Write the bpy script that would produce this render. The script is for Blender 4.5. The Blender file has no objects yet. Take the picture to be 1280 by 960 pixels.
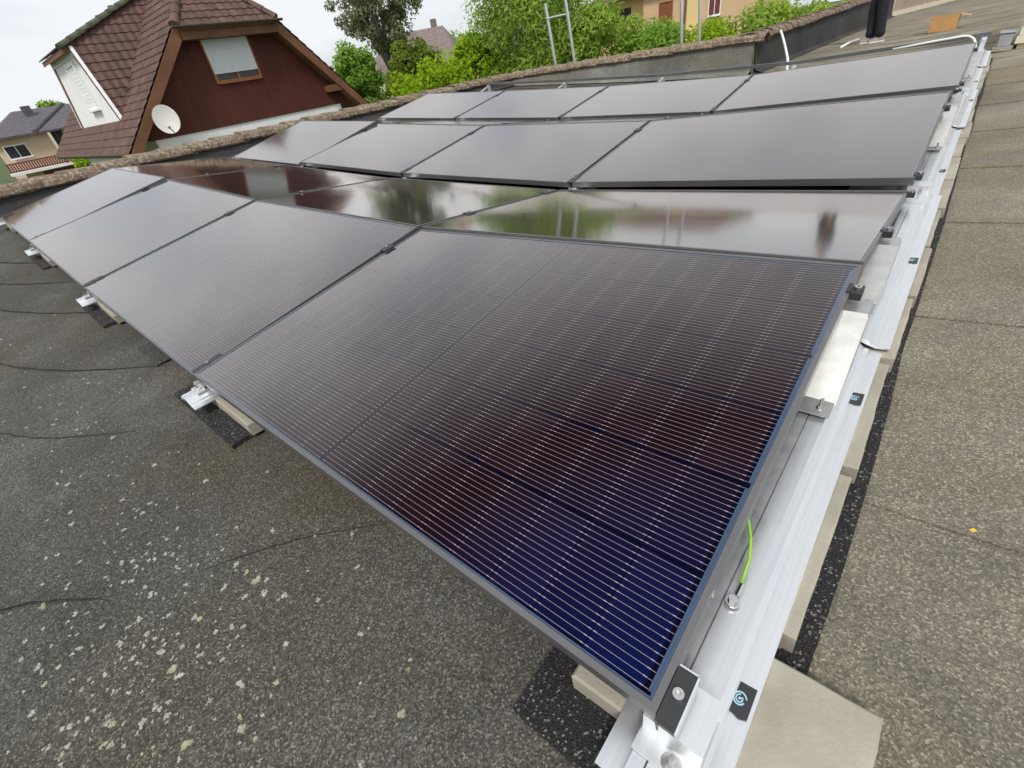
import bpy, bmesh, math, random
import numpy as np
from mathutils import Matrix, Vector

random.seed(7)
rng = np.random.default_rng(7)
scene = bpy.context.scene
col = scene.collection

# ------------------------------------------------------------------ camera
CAM = Vector((0.06528, -0.22152, 0.70421))
RIGHT = Vector((0.75961, 0.63432, -0.14362))
DOWN = Vector((0.28496, -0.52310, -0.80322))
FWD = Vector((-0.58463, 0.56921, -0.57811))
cd = bpy.data.cameras.new('camera')
cam = bpy.data.objects.new('camera', cd)
col.objects.link(cam)
m = Matrix((RIGHT, -DOWN, -FWD)).transposed().to_4x4()
m.translation = CAM
cam.matrix_world = m
cd.sensor_fit = 'HORIZONTAL'
cd.sensor_width = 36.0
cd.lens = 569.5 / 1280 * 36
cd.clip_start = 0.02
cd.clip_end = 3000
scene.camera = cam

# ------------------------------------------------------------------ light
SUN_EL, SUN_AZ = 52.0, 150.0          # azimuth: compass-style, from +y towards +x
w = bpy.data.worlds.new('World')
scene.world = w
w.use_nodes = True
nt = w.node_tree
nt.nodes.clear()
out = nt.nodes.new('ShaderNodeOutputWorld')
bg = nt.nodes.new('ShaderNodeBackground')
sky = nt.nodes.new('ShaderNodeTexSky')
sky.sky_type = 'NISHITA'
sky.sun_disc = False
sky.sun_elevation = math.radians(SUN_EL)
sky.sun_rotation = math.radians(SUN_AZ)
sky.air_density = 1.0
sky.dust_density = 2.0
sky.ozone_density = 1.5
tc = nt.nodes.new('ShaderNodeTexCoord')
mp = nt.nodes.new('ShaderNodeMapping')
mp.inputs['Scale'].default_value = (1.0, 1.0, 2.6)
mp.inputs['Location'].default_value = (0.35, 0.1, 0.0)
n1 = nt.nodes.new('ShaderNodeTexNoise')
n1.inputs['Scale'].default_value = 2.2
n1.inputs['Detail'].default_value = 7.0
n1.inputs['Roughness'].default_value = 0.55
n1.inputs['Distortion'].default_value = 0.3
cr = nt.nodes.new('ShaderNodeValToRGB')
cr.color_ramp.elements[0].position = 0.34
cr.color_ramp.elements[0].color = (0.52, 0.52, 0.52, 1)
cr.color_ramp.elements[1].position = 0.53
cr.color_ramp.elements[1].color = (0.97, 0.97, 0.97, 1)
mix = nt.nodes.new('ShaderNodeMixRGB')
mix.inputs['Color2'].default_value = (6.75, 6.95, 7.2, 1)
nt.links.new(tc.outputs['Generated'], mp.inputs['Vector'])
nt.links.new(mp.outputs['Vector'], n1.inputs['Vector'])
nt.links.new(n1.outputs['Fac'], cr.inputs['Fac'])
nt.links.new(cr.outputs['Color'], mix.inputs['Fac'])
nt.links.new(sky.outputs['Color'], mix.inputs['Color1'])
nt.links.new(mix.outputs['Color'], bg.inputs['Color'])
bg.inputs['Strength'].default_value = 0.10
nt.links.new(bg.outputs['Background'], out.inputs['Surface'])

sl = bpy.data.lights.new('sun', 'SUN')
sl.energy = 2.0
sl.angle = math.radians(14)
sl.color = (1.0, 0.96, 0.9)
so = bpy.data.objects.new('sun', sl)
col.objects.link(so)
az, el = math.radians(SUN_AZ), math.radians(SUN_EL)
sdir = Vector((math.sin(az) * math.cos(el), math.cos(az) * math.cos(el), math.sin(el)))
so.rotation_euler = (-sdir).to_track_quat('-Z', 'Y').to_euler()
so.location = (0, 0, 20)

vs = scene.view_settings
vs.view_transform = 'Standard'
vs.look = 'None'
vs.exposure = 0.45
vs.gamma = 1.0
vs.use_curve_mapping = False
scene.cycles.max_bounces = 8
scene.cycles.transparent_max_bounces = 12
scene.cycles.use_denoising = True
scene.cycles.sample_clamp_indirect = 6.0

# ------------------------------------------------------------------ materials
def new_mat(name):
    mt = bpy.data.materials.new(name)
    mt.use_nodes = True
    t = mt.node_tree
    b = t.nodes['Principled BSDF']
    return mt, t, b

def ramp(t, fac, stops):
    r = t.nodes.new('ShaderNodeValToRGB')
    e = r.color_ramp.elements
    while len(e) < len(stops):
        e.new(0.5)
    for k, (p, c) in enumerate(stops):
        e[k].position = p
        e[k].color = (c[0], c[1], c[2], 1) if not isinstance(c, (int, float)) else (c, c, c, 1)
    t.links.new(fac, r.inputs['Fac'])
    return r.outputs['Color']

def noise(t, vec, scale, detail=4.0, rough=0.55, dist=0.0):
    n = t.nodes.new('ShaderNodeTexNoise')
    n.inputs['Scale'].default_value = scale
    n.inputs['Detail'].default_value = detail
    n.inputs['Roughness'].default_value = rough
    n.inputs['Distortion'].default_value = dist
    if vec is not None:
        t.links.new(vec, n.inputs['Vector'])
    return n.outputs['Fac']

def mixc(t, fac, a, b, mode='MIX'):
    x = t.nodes.new('ShaderNodeMixRGB')
    x.blend_type = mode
    for i, s in (('Fac', fac), ('Color1', a), ('Color2', b)):
        if isinstance(s, (int, float)):
            x.inputs[i].default_value = s if i == 'Fac' else (s, s, s, 1)
        elif isinstance(s, tuple):
            x.inputs[i].default_value = (*s, 1)
        else:
            t.links.new(s, x.inputs[i])
    return x.outputs['Color']

def bump(t, h, strength, dist, b):
    x = t.nodes.new('ShaderNodeBump')
    x.inputs['Strength'].default_value = strength
    x.inputs['Distance'].default_value = dist
    t.links.new(h, x.inputs['Height'])
    t.links.new(x.outputs['Normal'], b.inputs['Normal'])
    return x

def objvec(t):
    return t.nodes.new('ShaderNodeTexCoord').outputs['Object']

def posvec(t):
    return t.nodes.new('ShaderNodeNewGeometry').outputs['Position']

def simple(name, c, rough=0.6, metal=0.0, var=0.15, scale=6.0, bmp=0.0, bscale=60.0, world=False, spec=0.5):
    mt, t, b = new_mat(name)
    v = posvec(t) if world else objvec(t)
    f = noise(t, v, scale, 5)
    lo = tuple(x * (1 - var) for x in c)
    hi = tuple(min(1, x * (1 + var)) for x in c)
    cc = ramp(t, f, [(0.3, lo), (0.7, hi)])
    oi = t.nodes.new('ShaderNodeObjectInfo')
    r2 = ramp(t, oi.outputs['Random'], [(0.0, 1 - var * 0.6), (1.0, 1.0)])
    cc = mixc(t, 1.0, cc, r2, 'MULTIPLY')
    t.links.new(cc, b.inputs['Base Color'])
    b.inputs['Roughness'].default_value = rough
    b.inputs['Metallic'].default_value = metal
    b.inputs['Specular IOR Level'].default_value = spec
    if bmp > 0:
        bump(t, noise(t, v, bscale, 6), bmp, 0.004, b)
    return mt

M = {}

def felt(name, base, grain, pale, lichen_amt, con=0.9):
    mt, t, b = new_mat(name)
    v = posvec(t)
    big = noise(t, v, 1.1, 6, 0.6, 0.4)
    stain = noise(t, v, 0.75, 7, 0.62, 0.9)
    mid = noise(t, v, 4.0, 8, 0.72)
    fine = noise(t, v, 230.0, 3, 0.8)
    vor = t.nodes.new('ShaderNodeTexVoronoi')
    vor.inputs['Scale'].default_value = 330.0
    t.links.new(v, vor.inputs['Vector'])
    c = mixc(t, ramp(t, big, [(0.35, 0.0), (0.68, 1.0)]), tuple(x * 0.58 for x in base), tuple(min(1, x * 1.38) for x in base))
    c = mixc(t, ramp(t, mid, [(0.42, 0.0), (0.66, 0.75)]), c, tuple(grain))
    c = mixc(t, ramp(t, stain, [(0.46, 0.0), (0.66, 0.8)]), c, (base[0] * 0.80, base[1] * 0.70, base[2] * 0.50))
    g = t.nodes.new('ShaderNodeSeparateColor')
    t.links.new(vor.outputs['Color'], g.inputs['Color'])
    sp = ramp(t, g.outputs[0], [(0.0, 1 - 0.62 * con), (0.5, 1 - 0.18 * con), (0.85, 1 + 0.35 * con), (0.97, 1 + 1.4 * con)])
    c = mixc(t, 1.0, c, sp, 'MULTIPLY')
    fl = noise(t, v, 85.0, 6, 0.8)
    c = mixc(t, ramp(t, fl, [(0.57 - lichen_amt * 0.03, 0.0), (0.82, 0.5)]), c, pale)
    t.links.new(c, b.inputs['Base Color'])
    b.inputs['Roughness'].default_value = 0.93
    b.inputs['Specular IOR Level'].default_value = 0.25
    bw = mixc(t, 0.35, vor.outputs['Distance'], fine)
    bump(t, bw, 0.42, 0.003, b)
    return mt

M['felt'] = felt('roofing_felt_grey', (0.090, 0.086, 0.078), (0.069, 0.065, 0.056), (0.175, 0.17, 0.15), 0.6)
M['felt_dry'] = felt('roofing_felt_dusty', (0.212, 0.194, 0.151), (0.150, 0.136, 0.107), (0.33, 0.305, 0.24), 1.4, 0.62)
M['felt_up'] = felt('upstand_felt', (0.19, 0.195, 0.18), (0.155, 0.155, 0.14), (0.23, 0.23, 0.21), 0.0)
M['felt_dark'] = felt('dark_upstand_felt', (0.055, 0.055, 0.056), (0.045, 0.045, 0.045), (0.08, 0.08, 0.078), 0.0)
M['lichen'] = simple('lichen', (0.38, 0.38, 0.33), 0.95, var=0.3, scale=40, bmp=0.4, bscale=300, world=True)
M['lichen_y'] = simple('lichen_yellowish', (0.30, 0.285, 0.20), 0.95, var=0.35, scale=40, bmp=0.4, bscale=300, world=True)
M['frame'] = simple('black_anodised_frame', (0.15, 0.147, 0.148), 0.36, 0.5, 0.08)
M['black'] = simple('black_plastic', (0.022, 0.022, 0.024), 0.45)
M['rubber'] = None
M['bitumen'] = simple('bare_bitumen', (0.022, 0.021, 0.020), 0.8, var=0.3, scale=30)
M['slab'] = simple('concrete_slab', (0.34, 0.315, 0.255), 0.9, var=0.18, scale=9, bmp=0.35, bscale=160)
M['white_wall'] = simple('white_render', (0.80, 0.80, 0.79), 0.9, var=0.06, scale=3, bmp=0.2, bscale=80)
def mk_gable():
    mt, t, b = new_mat('brown_gable_render')
    v = posvec(t)
    mpn = t.nodes.new('ShaderNodeMapping')
    mpn.inputs['Scale'].default_value = (1.0, 5.0, 0.35)
    t.links.new(v, mpn.inputs['Vector'])
    f = noise(t, mpn.outputs['Vector'], 1.2, 6, 0.65)
    c = ramp(t, f, [(0.3, (0.070, 0.0150, 0.0095)), (0.55, (0.088, 0.019, 0.0115)), (0.78, (0.108, 0.028, 0.016))])
    c = mixc(t, 1.0, c, ramp(t, noise(t, v, 0.7, 5, 0.6), [(0.3, 0.82), (0.7, 1.12)]), 'MULTIPLY')
    t.links.new(c, b.inputs['Base Color'])
    b.inputs['Roughness'].default_value = 0.85
    bump(t, noise(t, v, 40, 6), 0.3, 0.01, b)
    return mt
M['brown_wall'] = mk_gable()
M['wood'] = simple('brown_timber', (0.17, 0.072, 0.035), 0.7, var=0.25, scale=2)
M['wood_o'] = simple('orange_timber', (0.28, 0.10, 0.03), 0.6, var=0.2, scale=3)
M['shutter'] = simple('white_shutter', (0.62, 0.66, 0.68), 0.6, var=0.03)
M['dish'] = simple('grey_dish', (0.50, 0.49, 0.45), 0.55, var=0.05)
M['gutter'] = simple('zinc_gutter', (0.12, 0.10, 0.08), 0.5, 0.3)
M['pipe'] = simple('white_plastic_tube', (0.72, 0.73, 0.70), 0.4, var=0.05)
M['card'] = simple('cardboard', (0.50, 0.28, 0.11), 0.9, var=0.1)
M['cream'] = simple('cream_render', (0.66, 0.61, 0.47), 0.9, var=0.08, scale=2, bmp=0.2)
M['sand'] = simple('sand_render', (0.55, 0.43, 0.29), 0.9, var=0.08, scale=1)
M['beige'] = simple('beige_render', (0.36, 0.28, 0.21), 0.9, var=0.15, scale=1.5, bmp=0.2)
M['yellow'] = simple('yellow_render', (0.78, 0.58, 0.26), 0.9, var=0.06, scale=0.5)
M['peach'] = simple('peach_render', (0.60, 0.42, 0.25), 0.9, var=0.06, scale=0.5)
M['dark_glass'] = simple('dark_window_glass', (0.03, 0.032, 0.036), 0.08)
M['brown_glass'] = simple('brown_window_blind', (0.22, 0.08, 0.03), 0.5)
M['maroon'] = simple('maroon_shutter', (0.16, 0.035, 0.03), 0.6)
M['grey_roof'] = simple('grey_roof_tile', (0.10, 0.09, 0.105), 0.8, var=0.25, scale=3, bmp=0.3, bscale=20)
M['tan_roof'] = simple('taupe_roof_tile', (0.20, 0.16, 0.145), 0.85, var=0.18, scale=3, bmp=0.3, bscale=20)
M['bark'] = simple('bark', (0.12, 0.10, 0.08), 0.95, var=0.3, scale=8, bmp=0.5, bscale=40)
M['bark_pale'] = simple('pale_bark', (0.30, 0.29, 0.26), 0.95, var=0.3, scale=8, bmp=0.5, bscale=40)
M['grass'] = simple('grass_ground', (0.055, 0.085, 0.02), 1.0, var=0.4, scale=0.4, world=True)
M['bolt'] = simple('stainless_bolt', (0.62, 0.62, 0.60), 0.25, 1.0, 0.05)
M['sticker'] = simple('black_sticker', (0.03, 0.03, 0.034), 0.5)
M['emblem'] = simple('pale_blue_print', (0.33, 0.55, 0.66), 0.6, var=0.02)
M['trousers'] = simple('dark_navy_cloth', (0.018, 0.018, 0.026), 0.95, var=0.3, scale=14, bmp=0.4, bscale=90)
M['shirt'] = simple('dark_grey_cloth', (0.04, 0.04, 0.045), 0.95, var=0.2)
M['skin'] = simple('skin', (0.50, 0.30, 0.21), 0.6, var=0.05)
M['hair'] = simple('dark_hair', (0.03, 0.02, 0.015), 0.8, var=0.2)
M['shoe'] = simple('grey_pink_shoe', (0.30, 0.25, 0.25), 0.8, var=0.35, scale=18)
M['sole'] = simple('pale_sole', (0.65, 0.60, 0.58), 0.8, var=0.1)
M['grey_block'] = simple('grey_metal_block', (0.30, 0.31, 0.32), 0.6, var=0.1)
M['leafyellow'] = simple('yellow_leaf', (0.62, 0.40, 0.03), 0.8)

def mk_alu():
    mt, t, b = new_mat('mill_aluminium')
    v = objvec(t)
    mpn = t.nodes.new('ShaderNodeMapping')
    mpn.inputs['Scale'].default_value = (60, 1.2, 60)
    t.links.new(v, mpn.inputs['Vector'])
    f = noise(t, mpn.outputs['Vector'], 3.0, 5)
    t.links.new(ramp(t, f, [(0.3, (0.70, 0.72, 0.74)), (0.7, (0.80, 0.81, 0.82))]), b.inputs['Base Color'])
    b.inputs['Metallic'].default_value = 0.82
    t.links.new(ramp(t, noise(t, v, 14, 6, 0.7), [(0.3, 0.26), (0.7, 0.44)]), b.inputs['Roughness'])
    return mt
M['alu'] = mk_alu()
M['alu_dull'] = simple('dull_aluminium', (0.50, 0.50, 0.49), 0.42, 0.85, 0.12, 25)

def mk_rubber():
    mt, t, b = new_mat('rubber_granulate')
    v = posvec(t)
    vor = t.nodes.new('ShaderNodeTexVoronoi')
    vor.inputs['Scale'].default_value = 280
    t.links.new(v, vor.inputs['Vector'])
    g = t.nodes.new('ShaderNodeSeparateColor')
    t.links.new(vor.outputs['Color'], g.inputs['Color'])
    c = ramp(t, g.outputs[1], [(0.0, (0.008, 0.008, 0.009)), (0.84, (0.02, 0.02, 0.021)), (0.91, (0.07, 0.06, 0.055)), (0.985, (0.24, 0.22, 0.20))])
    t.links.new(c, b.inputs['Base Color'])
    b.inputs['Roughness'].default_value = 0.85
    bump(t, vor.outputs['Distance'], 0.9, 0.006, b)
    return mt
M['rubber'] = mk_rubber()

def mk_tile(name, c, moss=0.3):
    mt, t, b = new_mat(name)
    v = posvec(t)
    oi = t.nodes.new('ShaderNodeObjectInfo')
    f = noise(t, v, 2.3, 6, 0.65)
    f2 = noise(t, v, 24.0, 5, 0.7)
    cc = mixc(t, ramp(t, f, [(0.35, 0.0), (0.7, 1.0)]), tuple(x * 0.75 for x in c), tuple(x * 1.3 for x in c))
    cc = mixc(t, 1.0, cc, ramp(t, oi.outputs['Random'], [(0, 0.72), (1, 1.12)]), 'MULTIPLY')
    cc = mixc(t, ramp(t, f2, [(0.63, 0.0), (0.72, moss)]), cc, (0.42, 0.36, 0.28))
    t.links.new(cc, b.inputs['Base Color'])
    b.inputs['Roughness'].default_value = 0.75
    bump(t, f2, 0.3, 0.01, b)
    return mt
M['tile'] = mk_tile('red_brown_roof_tile', (0.105, 0.055, 0.043), 0.25)
M['tile_moss'] = simple('mossy_ridge_tile', (0.07, 0.085, 0.05), 0.95, var=0.4, scale=5, bmp=0.5, bscale=40)

def mk_cap():
    mt, t, b = new_mat('lichened_cap_tile')
    v = posvec(t)
    f = noise(t, v, 9.0, 6, 0.7)
    vor = noise(t, v, 26.0, 6, 0.7, 0.5)
    f3 = noise(t, v, 90.0, 4, 0.7)
    cc = mixc(t, ramp(t, f, [(0.35, 0.0), (0.65, 1.0)]), (0.10, 0.066, 0.045), (0.24, 0.165, 0.11))
    cc = mixc(t, ramp(t, vor, [(0.50, 0.0), (0.60, 0.8)]), cc, (0.42, 0.38, 0.30))
    f4 = noise(t, v, 13.0, 4, 0.6, 0.3)
    cc = mixc(t, ramp(t, f4, [(0.58, 0.0), (0.66, 0.75)]), cc, (0.17, 0.17, 0.055))
    cc = mixc(t, 1.0, cc, ramp(t, f3, [(0.3, 0.6), (0.7, 1.2)]), 'MULTIPLY')
    t.links.new(cc, b.inputs['Base Color'])
    b.inputs['Roughness'].default_value = 0.95
    bump(t, mixc(t, 0.5, f3, vor), 0.7, 0.012, b)
    return mt
M['cap'] = mk_cap()

def film(t, blue, plum):
    """anti-reflection film of a silicon cell: blue seen head-on, shifting to plum brown at a slant"""
    lw_ = t.nodes.new('ShaderNodeLayerWeight')
    lw_.inputs['Blend'].default_value = 0.5
    return mixc(t, ramp(t, lw_.outputs['Facing'], [(0.0, 0.0), (0.24, 1.0)]), blue, plum)
def mk_cell():
    mt, t, b = new_mat('silicon_cell')
    oi = t.nodes.new('ShaderNodeObjectInfo')
    c = film(t, (0.0018, 0.0085, 0.060), (0.0135, 0.0056, 0.0086))
    c = mixc(t, 1.0, c, ramp(t, oi.outputs['Random'], [(0, 0.8), (1, 1.15)]), 'MULTIPLY')
    t.links.new(c, b.inputs['Base Color'])
    b.inputs['Roughness'].default_value = 0.6
    b.inputs['Specular IOR Level'].default_value = 0.0
    return mt
M['cell'] = mk_cell()
M['back'] = simple('black_backsheet', (0.0030, 0.0032, 0.013), 0.6, var=0.05, spec=0.0)
M['wire'] = simple('tinned_wire', (0.41, 0.365, 0.40), 0.45, 0.3, 0.05)
M['ribbon'] = simple('blackened_ribbon', (0.05, 0.09, 0.16), 0.5, 0.3, 0.05)

def mk_cellsheet():
    """far panels: the same cells and wires as fine relief of one printed sheet (object coordinates in metres)"""
    mt, t, b = new_mat('cell_sheet')
    v = objvec(t)
    s = t.nodes.new('ShaderNodeSeparateXYZ')
    t.links.new(v, s.inputs[0])
    def line(src, off, pitch, half):
        a = t.nodes.new('ShaderNodeMath'); a.operation = 'ADD'; a.inputs[1].default_value = off + 50 * pitch
        t.links.new(src, a.inputs[0])
        q = t.nodes.new('ShaderNodeMath'); q.operation = 'MODULO'; q.inputs[1].default_value = pitch
        t.links.new(a.outputs[0], q.inputs[0])
        l = t.nodes.new('ShaderNodeMath'); l.operation = 'LESS_THAN'; l.inputs[1].default_value = 2 * half
        t.links.new(q.outputs[0], l.inputs[0])
        return l.outputs[0]
    wires = line(s.outputs['Y'], 0.0003 + 0.0057, 0.0114, 0.0003)
    rows = line(s.outputs['Y'], 0.002, 0.184, 0.002)
    cols = line(s.outputs['X'], 0.001, 0.0925, 0.0009)
    c = mixc(t, wires, film(t, (0.0018, 0.0085, 0.060), (0.0135, 0.0056, 0.0086)), (0.34, 0.30, 0.31))
    c = mixc(t, rows, c, (0.0035, 0.0035, 0.0075))
    c = mixc(t, cols, c, (0.02, 0.02, 0.03))
    t.links.new(c, b.inputs['Base Color'])
    b.inputs['Roughness'].default_value = 0.6
    b.inputs['Specular IOR Level'].default_value = 0.0
    return mt
M['cellsheet'] = mk_cellsheet()

def mk_glass():
    mt = bpy.data.materials.new('solar_glass')
    mt.use_nodes = True
    t = mt.node_tree
    t.nodes.clear()
    o = t.nodes.new('ShaderNodeOutputMaterial')
    lw_ = t.nodes.new('ShaderNodeLayerWeight')      # coated glass: low reflectance head-on, steep rise towards grazing
    lw_.inputs['Blend'].default_value = 0.5
    pw = t.nodes.new('ShaderNodeMath'); pw.operation = 'POWER'; pw.inputs[1].default_value = 2.5
    t.links.new(lw_.outputs['Facing'], pw.inputs[0])
    fr = t.nodes.new('ShaderNodeMath'); fr.operation = 'MULTIPLY_ADD'; fr.inputs[1].default_value = 1.07; fr.inputs[2].default_value = -0.046; fr.use_clamp = True
    t.links.new(pw.outputs[0], fr.inputs[0])
    tr = t.nodes.new('ShaderNodeBsdfTransparent')
    tr.inputs['Color'].default_value = (0.96, 0.96, 0.97, 1)
    gl = t.nodes.new('ShaderNodeBsdfGlossy')
    gl.inputs['Color'].default_value = (1.0, 0.952, 0.915, 1)
    v = posvec(t)
    r = ramp(t, noise(t, v, 5.0, 5, 0.6), [(0.3, 0.075), (0.7, 0.105)])
    t.links.new(r, gl.inputs['Roughness'])
    mx = t.nodes.new('ShaderNodeMixShader')
    t.links.new(fr.outputs[0], mx.inputs[0])
    t.links.new(tr.outputs[0], mx.inputs[1])
    t.links.new(gl.outputs[0], mx.inputs[2])
    t.links.new(mx.outputs[0], o.inputs['Surface'])
    return mt
M['glass'] = mk_glass()

def mk_leaf(name, dark, light, trans=0.35):
    mt = bpy.data.materials.new(name)
    mt.use_nodes = True
    t = mt.node_tree
    t.nodes.clear()
    o = t.nodes.new('ShaderNodeOutputMaterial')
    at = t.nodes.new('ShaderNodeAttribute')
    at.attribute_name = 'tint'
    c = ramp(t, at.outputs['Fac'], [(0.0, dark), (1.0, light)])
    d = t.nodes.new('ShaderNodeBsdfDiffuse')
    tl = t.nodes.new('ShaderNodeBsdfTranslucent')
    t.links.new(c, d.inputs['Color'])
    t.links.new(mixc(t, 1.0, c, (1.0, 1.15, 0.5), 'MULTIPLY'), tl.inputs['Color'])
    mx = t.nodes.new('ShaderNodeMixShader')
    mx.inputs[0].default_value = trans
    t.links.new(d.outputs[0], mx.inputs[1])
    t.links.new(tl.outputs[0], mx.inputs[2])
    t.links.new(mx.outputs[0], o.inputs['Surface'])
    return mt
M['leaf_willow'] = mk_leaf('willow_leaf', (0.15, 0.25, 0.035), (0.44, 0.56, 0.12), 0.5)
M['leaf_lime'] = mk_leaf('lime_leaf', (0.15, 0.26, 0.014), (0.42, 0.55, 0.04), 0.5)
M['leaf_dark'] = mk_leaf('dark_leaf', (0.08, 0.13, 0.022), (0.26, 0.32, 0.055), 0.5)
M['leaf_mid'] = mk_leaf('mid_leaf', (0.11, 0.22, 0.035), (0.32, 0.47, 0.085), 0.5)
M['leaf_grey'] = mk_leaf('grey_leaf', (0.15, 0.165, 0.10), (0.33, 0.35, 0.22), 0.5)

# ------------------------------------------------------------------ helpers
class MB:
    def __init__(self):
        self.v, self.f = [], []
    def add(self, vs_, fs_):
        o = len(self.v)
        self.v += [tuple(x) for x in vs_]
        self.f += [tuple(i + o for i in q) for q in fs_]
        return self
    def box(self, x0, x1, y0, y1, z0, z1, mat=None):
        vs_ = [Vector(p) for p in ((x0, y0, z0), (x1, y0, z0), (x1, y1, z0), (x0, y1, z0), (x0, y0, z1), (x1, y0, z1), (x1, y1, z1), (x0, y1, z1))]
        if mat is not None:
            vs_ = [mat @ p for p in vs_]
        return self.add(vs_, [(3, 2, 1, 0), (4, 5, 6, 7), (0, 1, 5, 4), (1, 2, 6, 5), (2, 3, 7, 6), (3, 0, 4, 7)])
    def extrude(self, prof, a, b, cap=True):
        """prof: list of 2D offsets; a, b: functions mapping a 2D point to 3D at both ends"""
        n = len(prof)
        vs_ = [a(p) for p in prof] + [b(p) for p in prof]
        fs_ = [(i, (i + 1) % n, n + (i + 1) % n, n + i) for i in range(n)]
        if cap:
            fs_ += [tuple(range(n - 1, -1, -1)), tuple(range(n, 2 * n))]
        return self.add(vs_, fs_)
    def tube(self, pts, r, seg=8, cap=True):
        pts = [Vector(p) for p in pts]
        rs = r if isinstance(r, (list, tuple)) else [r] * len(pts)
        rings = []
        up = Vector((0.13, 0.29, 0.95)).normalized()
        for i, p in enumerate(pts):
            d = (pts[min(i + 1, len(pts) - 1)] - pts[max(i - 1, 0)]).normalized()
            s = d.cross(up)
            if s.length < 0.05:
                s = d.cross(Vector((1, 0, 0)))
            s.normalize()
            q = s.cross(d)
            rings.append([p + (s * math.cos(2 * math.pi * k / seg) + q * math.sin(2 * math.pi * k / seg)) * rs[i] for k in range(seg)])
        vs_ = [x for rg in rings for x in rg]
        fs_ = []
        for i in range(len(pts) - 1):
            for k in range(seg):
                fs_.append((i * seg + k, i * seg + (k + 1) % seg, (i + 1) * seg + (k + 1) % seg, (i + 1) * seg + k))
        if cap:
            fs_.append(tuple(range(seg - 1, -1, -1)))
            fs_.append(tuple((len(pts) - 1) * seg + k for k in range(seg)))
        return self.add(vs_, fs_)
    def mesh(self, name, mat, smooth=False):
        me = bpy.data.meshes.new(name)
        me.from_pydata(self.v, [], self.f)
        if mat is not None:
            me.materials.append(mat)
        if smooth:
            me.polygons.foreach_set('use_smooth', [True] * len(me.polygons))
        me.update()
        return me
    def build(self, name, mat, parent=None, smooth=False, bevel=0.0):
        me = self.mesh(name, mat, smooth)
        bm = bmesh.new(); bm.from_mesh(me)
        bmesh.ops.recalc_face_normals(bm, faces=bm.faces)
        if bevel > 0:
            bmesh.ops.bevel(bm, geom=[e for e in bm.edges], offset=bevel, segments=1, affect='EDGES', clamp_overlap=True)
        bm.to_mesh(me); bm.free()
        return link(name, me, parent)

def link(name, data, parent=None, mat=None):
    o = bpy.data.objects.new(name, data)
    col.objects.link(o)
    if parent is not None:
        o.parent = parent
    if mat is not None:
        o.matrix_local = mat
    return o

def tag(o, label=None, cat=None, group=None, kind=None):
    if label: o['label'] = label
    if cat: o['category'] = cat
    if group: o['group'] = group
    if kind: o['kind'] = kind
    return o

def empty(name, loc=(0, 0, 0), mat=None):
    o = bpy.data.objects.new(name, None)
    o.empty_display_size = 0.1
    col.objects.link(o)
    if mat is not None:
        o.matrix_world = mat
    else:
        o.location = loc
    return o

def copy_tree(o, parent=None):
    c = o.copy()
    col.objects.link(c)
    c.parent = parent
    for ch in list(o.children):
        copy_tree(ch, c)
    return c

def hexbolt(r, h):
    b = MB()
    b.extrude([(r * math.cos(k * math.pi / 3), r * math.sin(k * math.pi / 3)) for k in range(6)],
              lambda p: (p[0], p[1], 0), lambda p: (p[0], p[1], h))
    b.extrude([(r * 1.5 * math.cos(k * math.pi / 6), r * 1.5 * math.sin(k * math.pi / 6)) for k in range(12)],
              lambda p: (p[0], p[1], -0.002), lambda p: (p[0], p[1], 0.0005))
    return b

def socketbolt(r, h):
    b = MB()
    ring = lambda rr: [(rr * math.cos(k * math.pi / 6), rr * math.sin(k * math.pi / 6)) for k in range(12)]
    b.extrude(ring(r), lambda p: (p[0], p[1], 0), lambda p: (p[0], p[1], h), cap=False)
    o = ring(r); i = ring(r * 0.5)
    b.add([(x, y, h) for x, y in o] + [(x, y, h) for x, y in i] + [(x, y, h * 0.4) for x, y in i],
          [(k, (k + 1) % 12, 12 + (k + 1) % 12, 12 + k) for k in range(12)] + [(12 + k, 12 + (k + 1) % 12, 24 + (k + 1) % 12, 24 + k) for k in range(12)] + [tuple(24 + k for k in range(12))])
    return b

# ------------------------------------------------------------------ the roof we stand on
HC = (0.95914646, 0.40047182, 0.06387561, 0.06820265, -0.02111618)
def rz(x, y):
    """height of the slightly dished flat roof"""
    xx = min(max(x, -8.5), 2.5); yy = min(max(y, -4.0), 16.0)
    X = xx / 7; Y = yy / 7
    h = HC[0] * X * X + HC[1] * X ** 3 + HC[2] * X * Y + HC[3] * X * X * Y + HC[4] * Y * Y - 0.13
    return 0.0568 * xx + 0.01517 * yy + 0.99827 * h

ground = MB()
G = 1500
ground.add([(-G, -G, -4.6), (G, -G, -4.6), (G, G, -4.6), (-G, G, -4.6)], [(0, 1, 2, 3)])
tag(ground.build('ground', M['grass']), 'green ground beyond and below the flat roof', 'ground', kind='structure')

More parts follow.
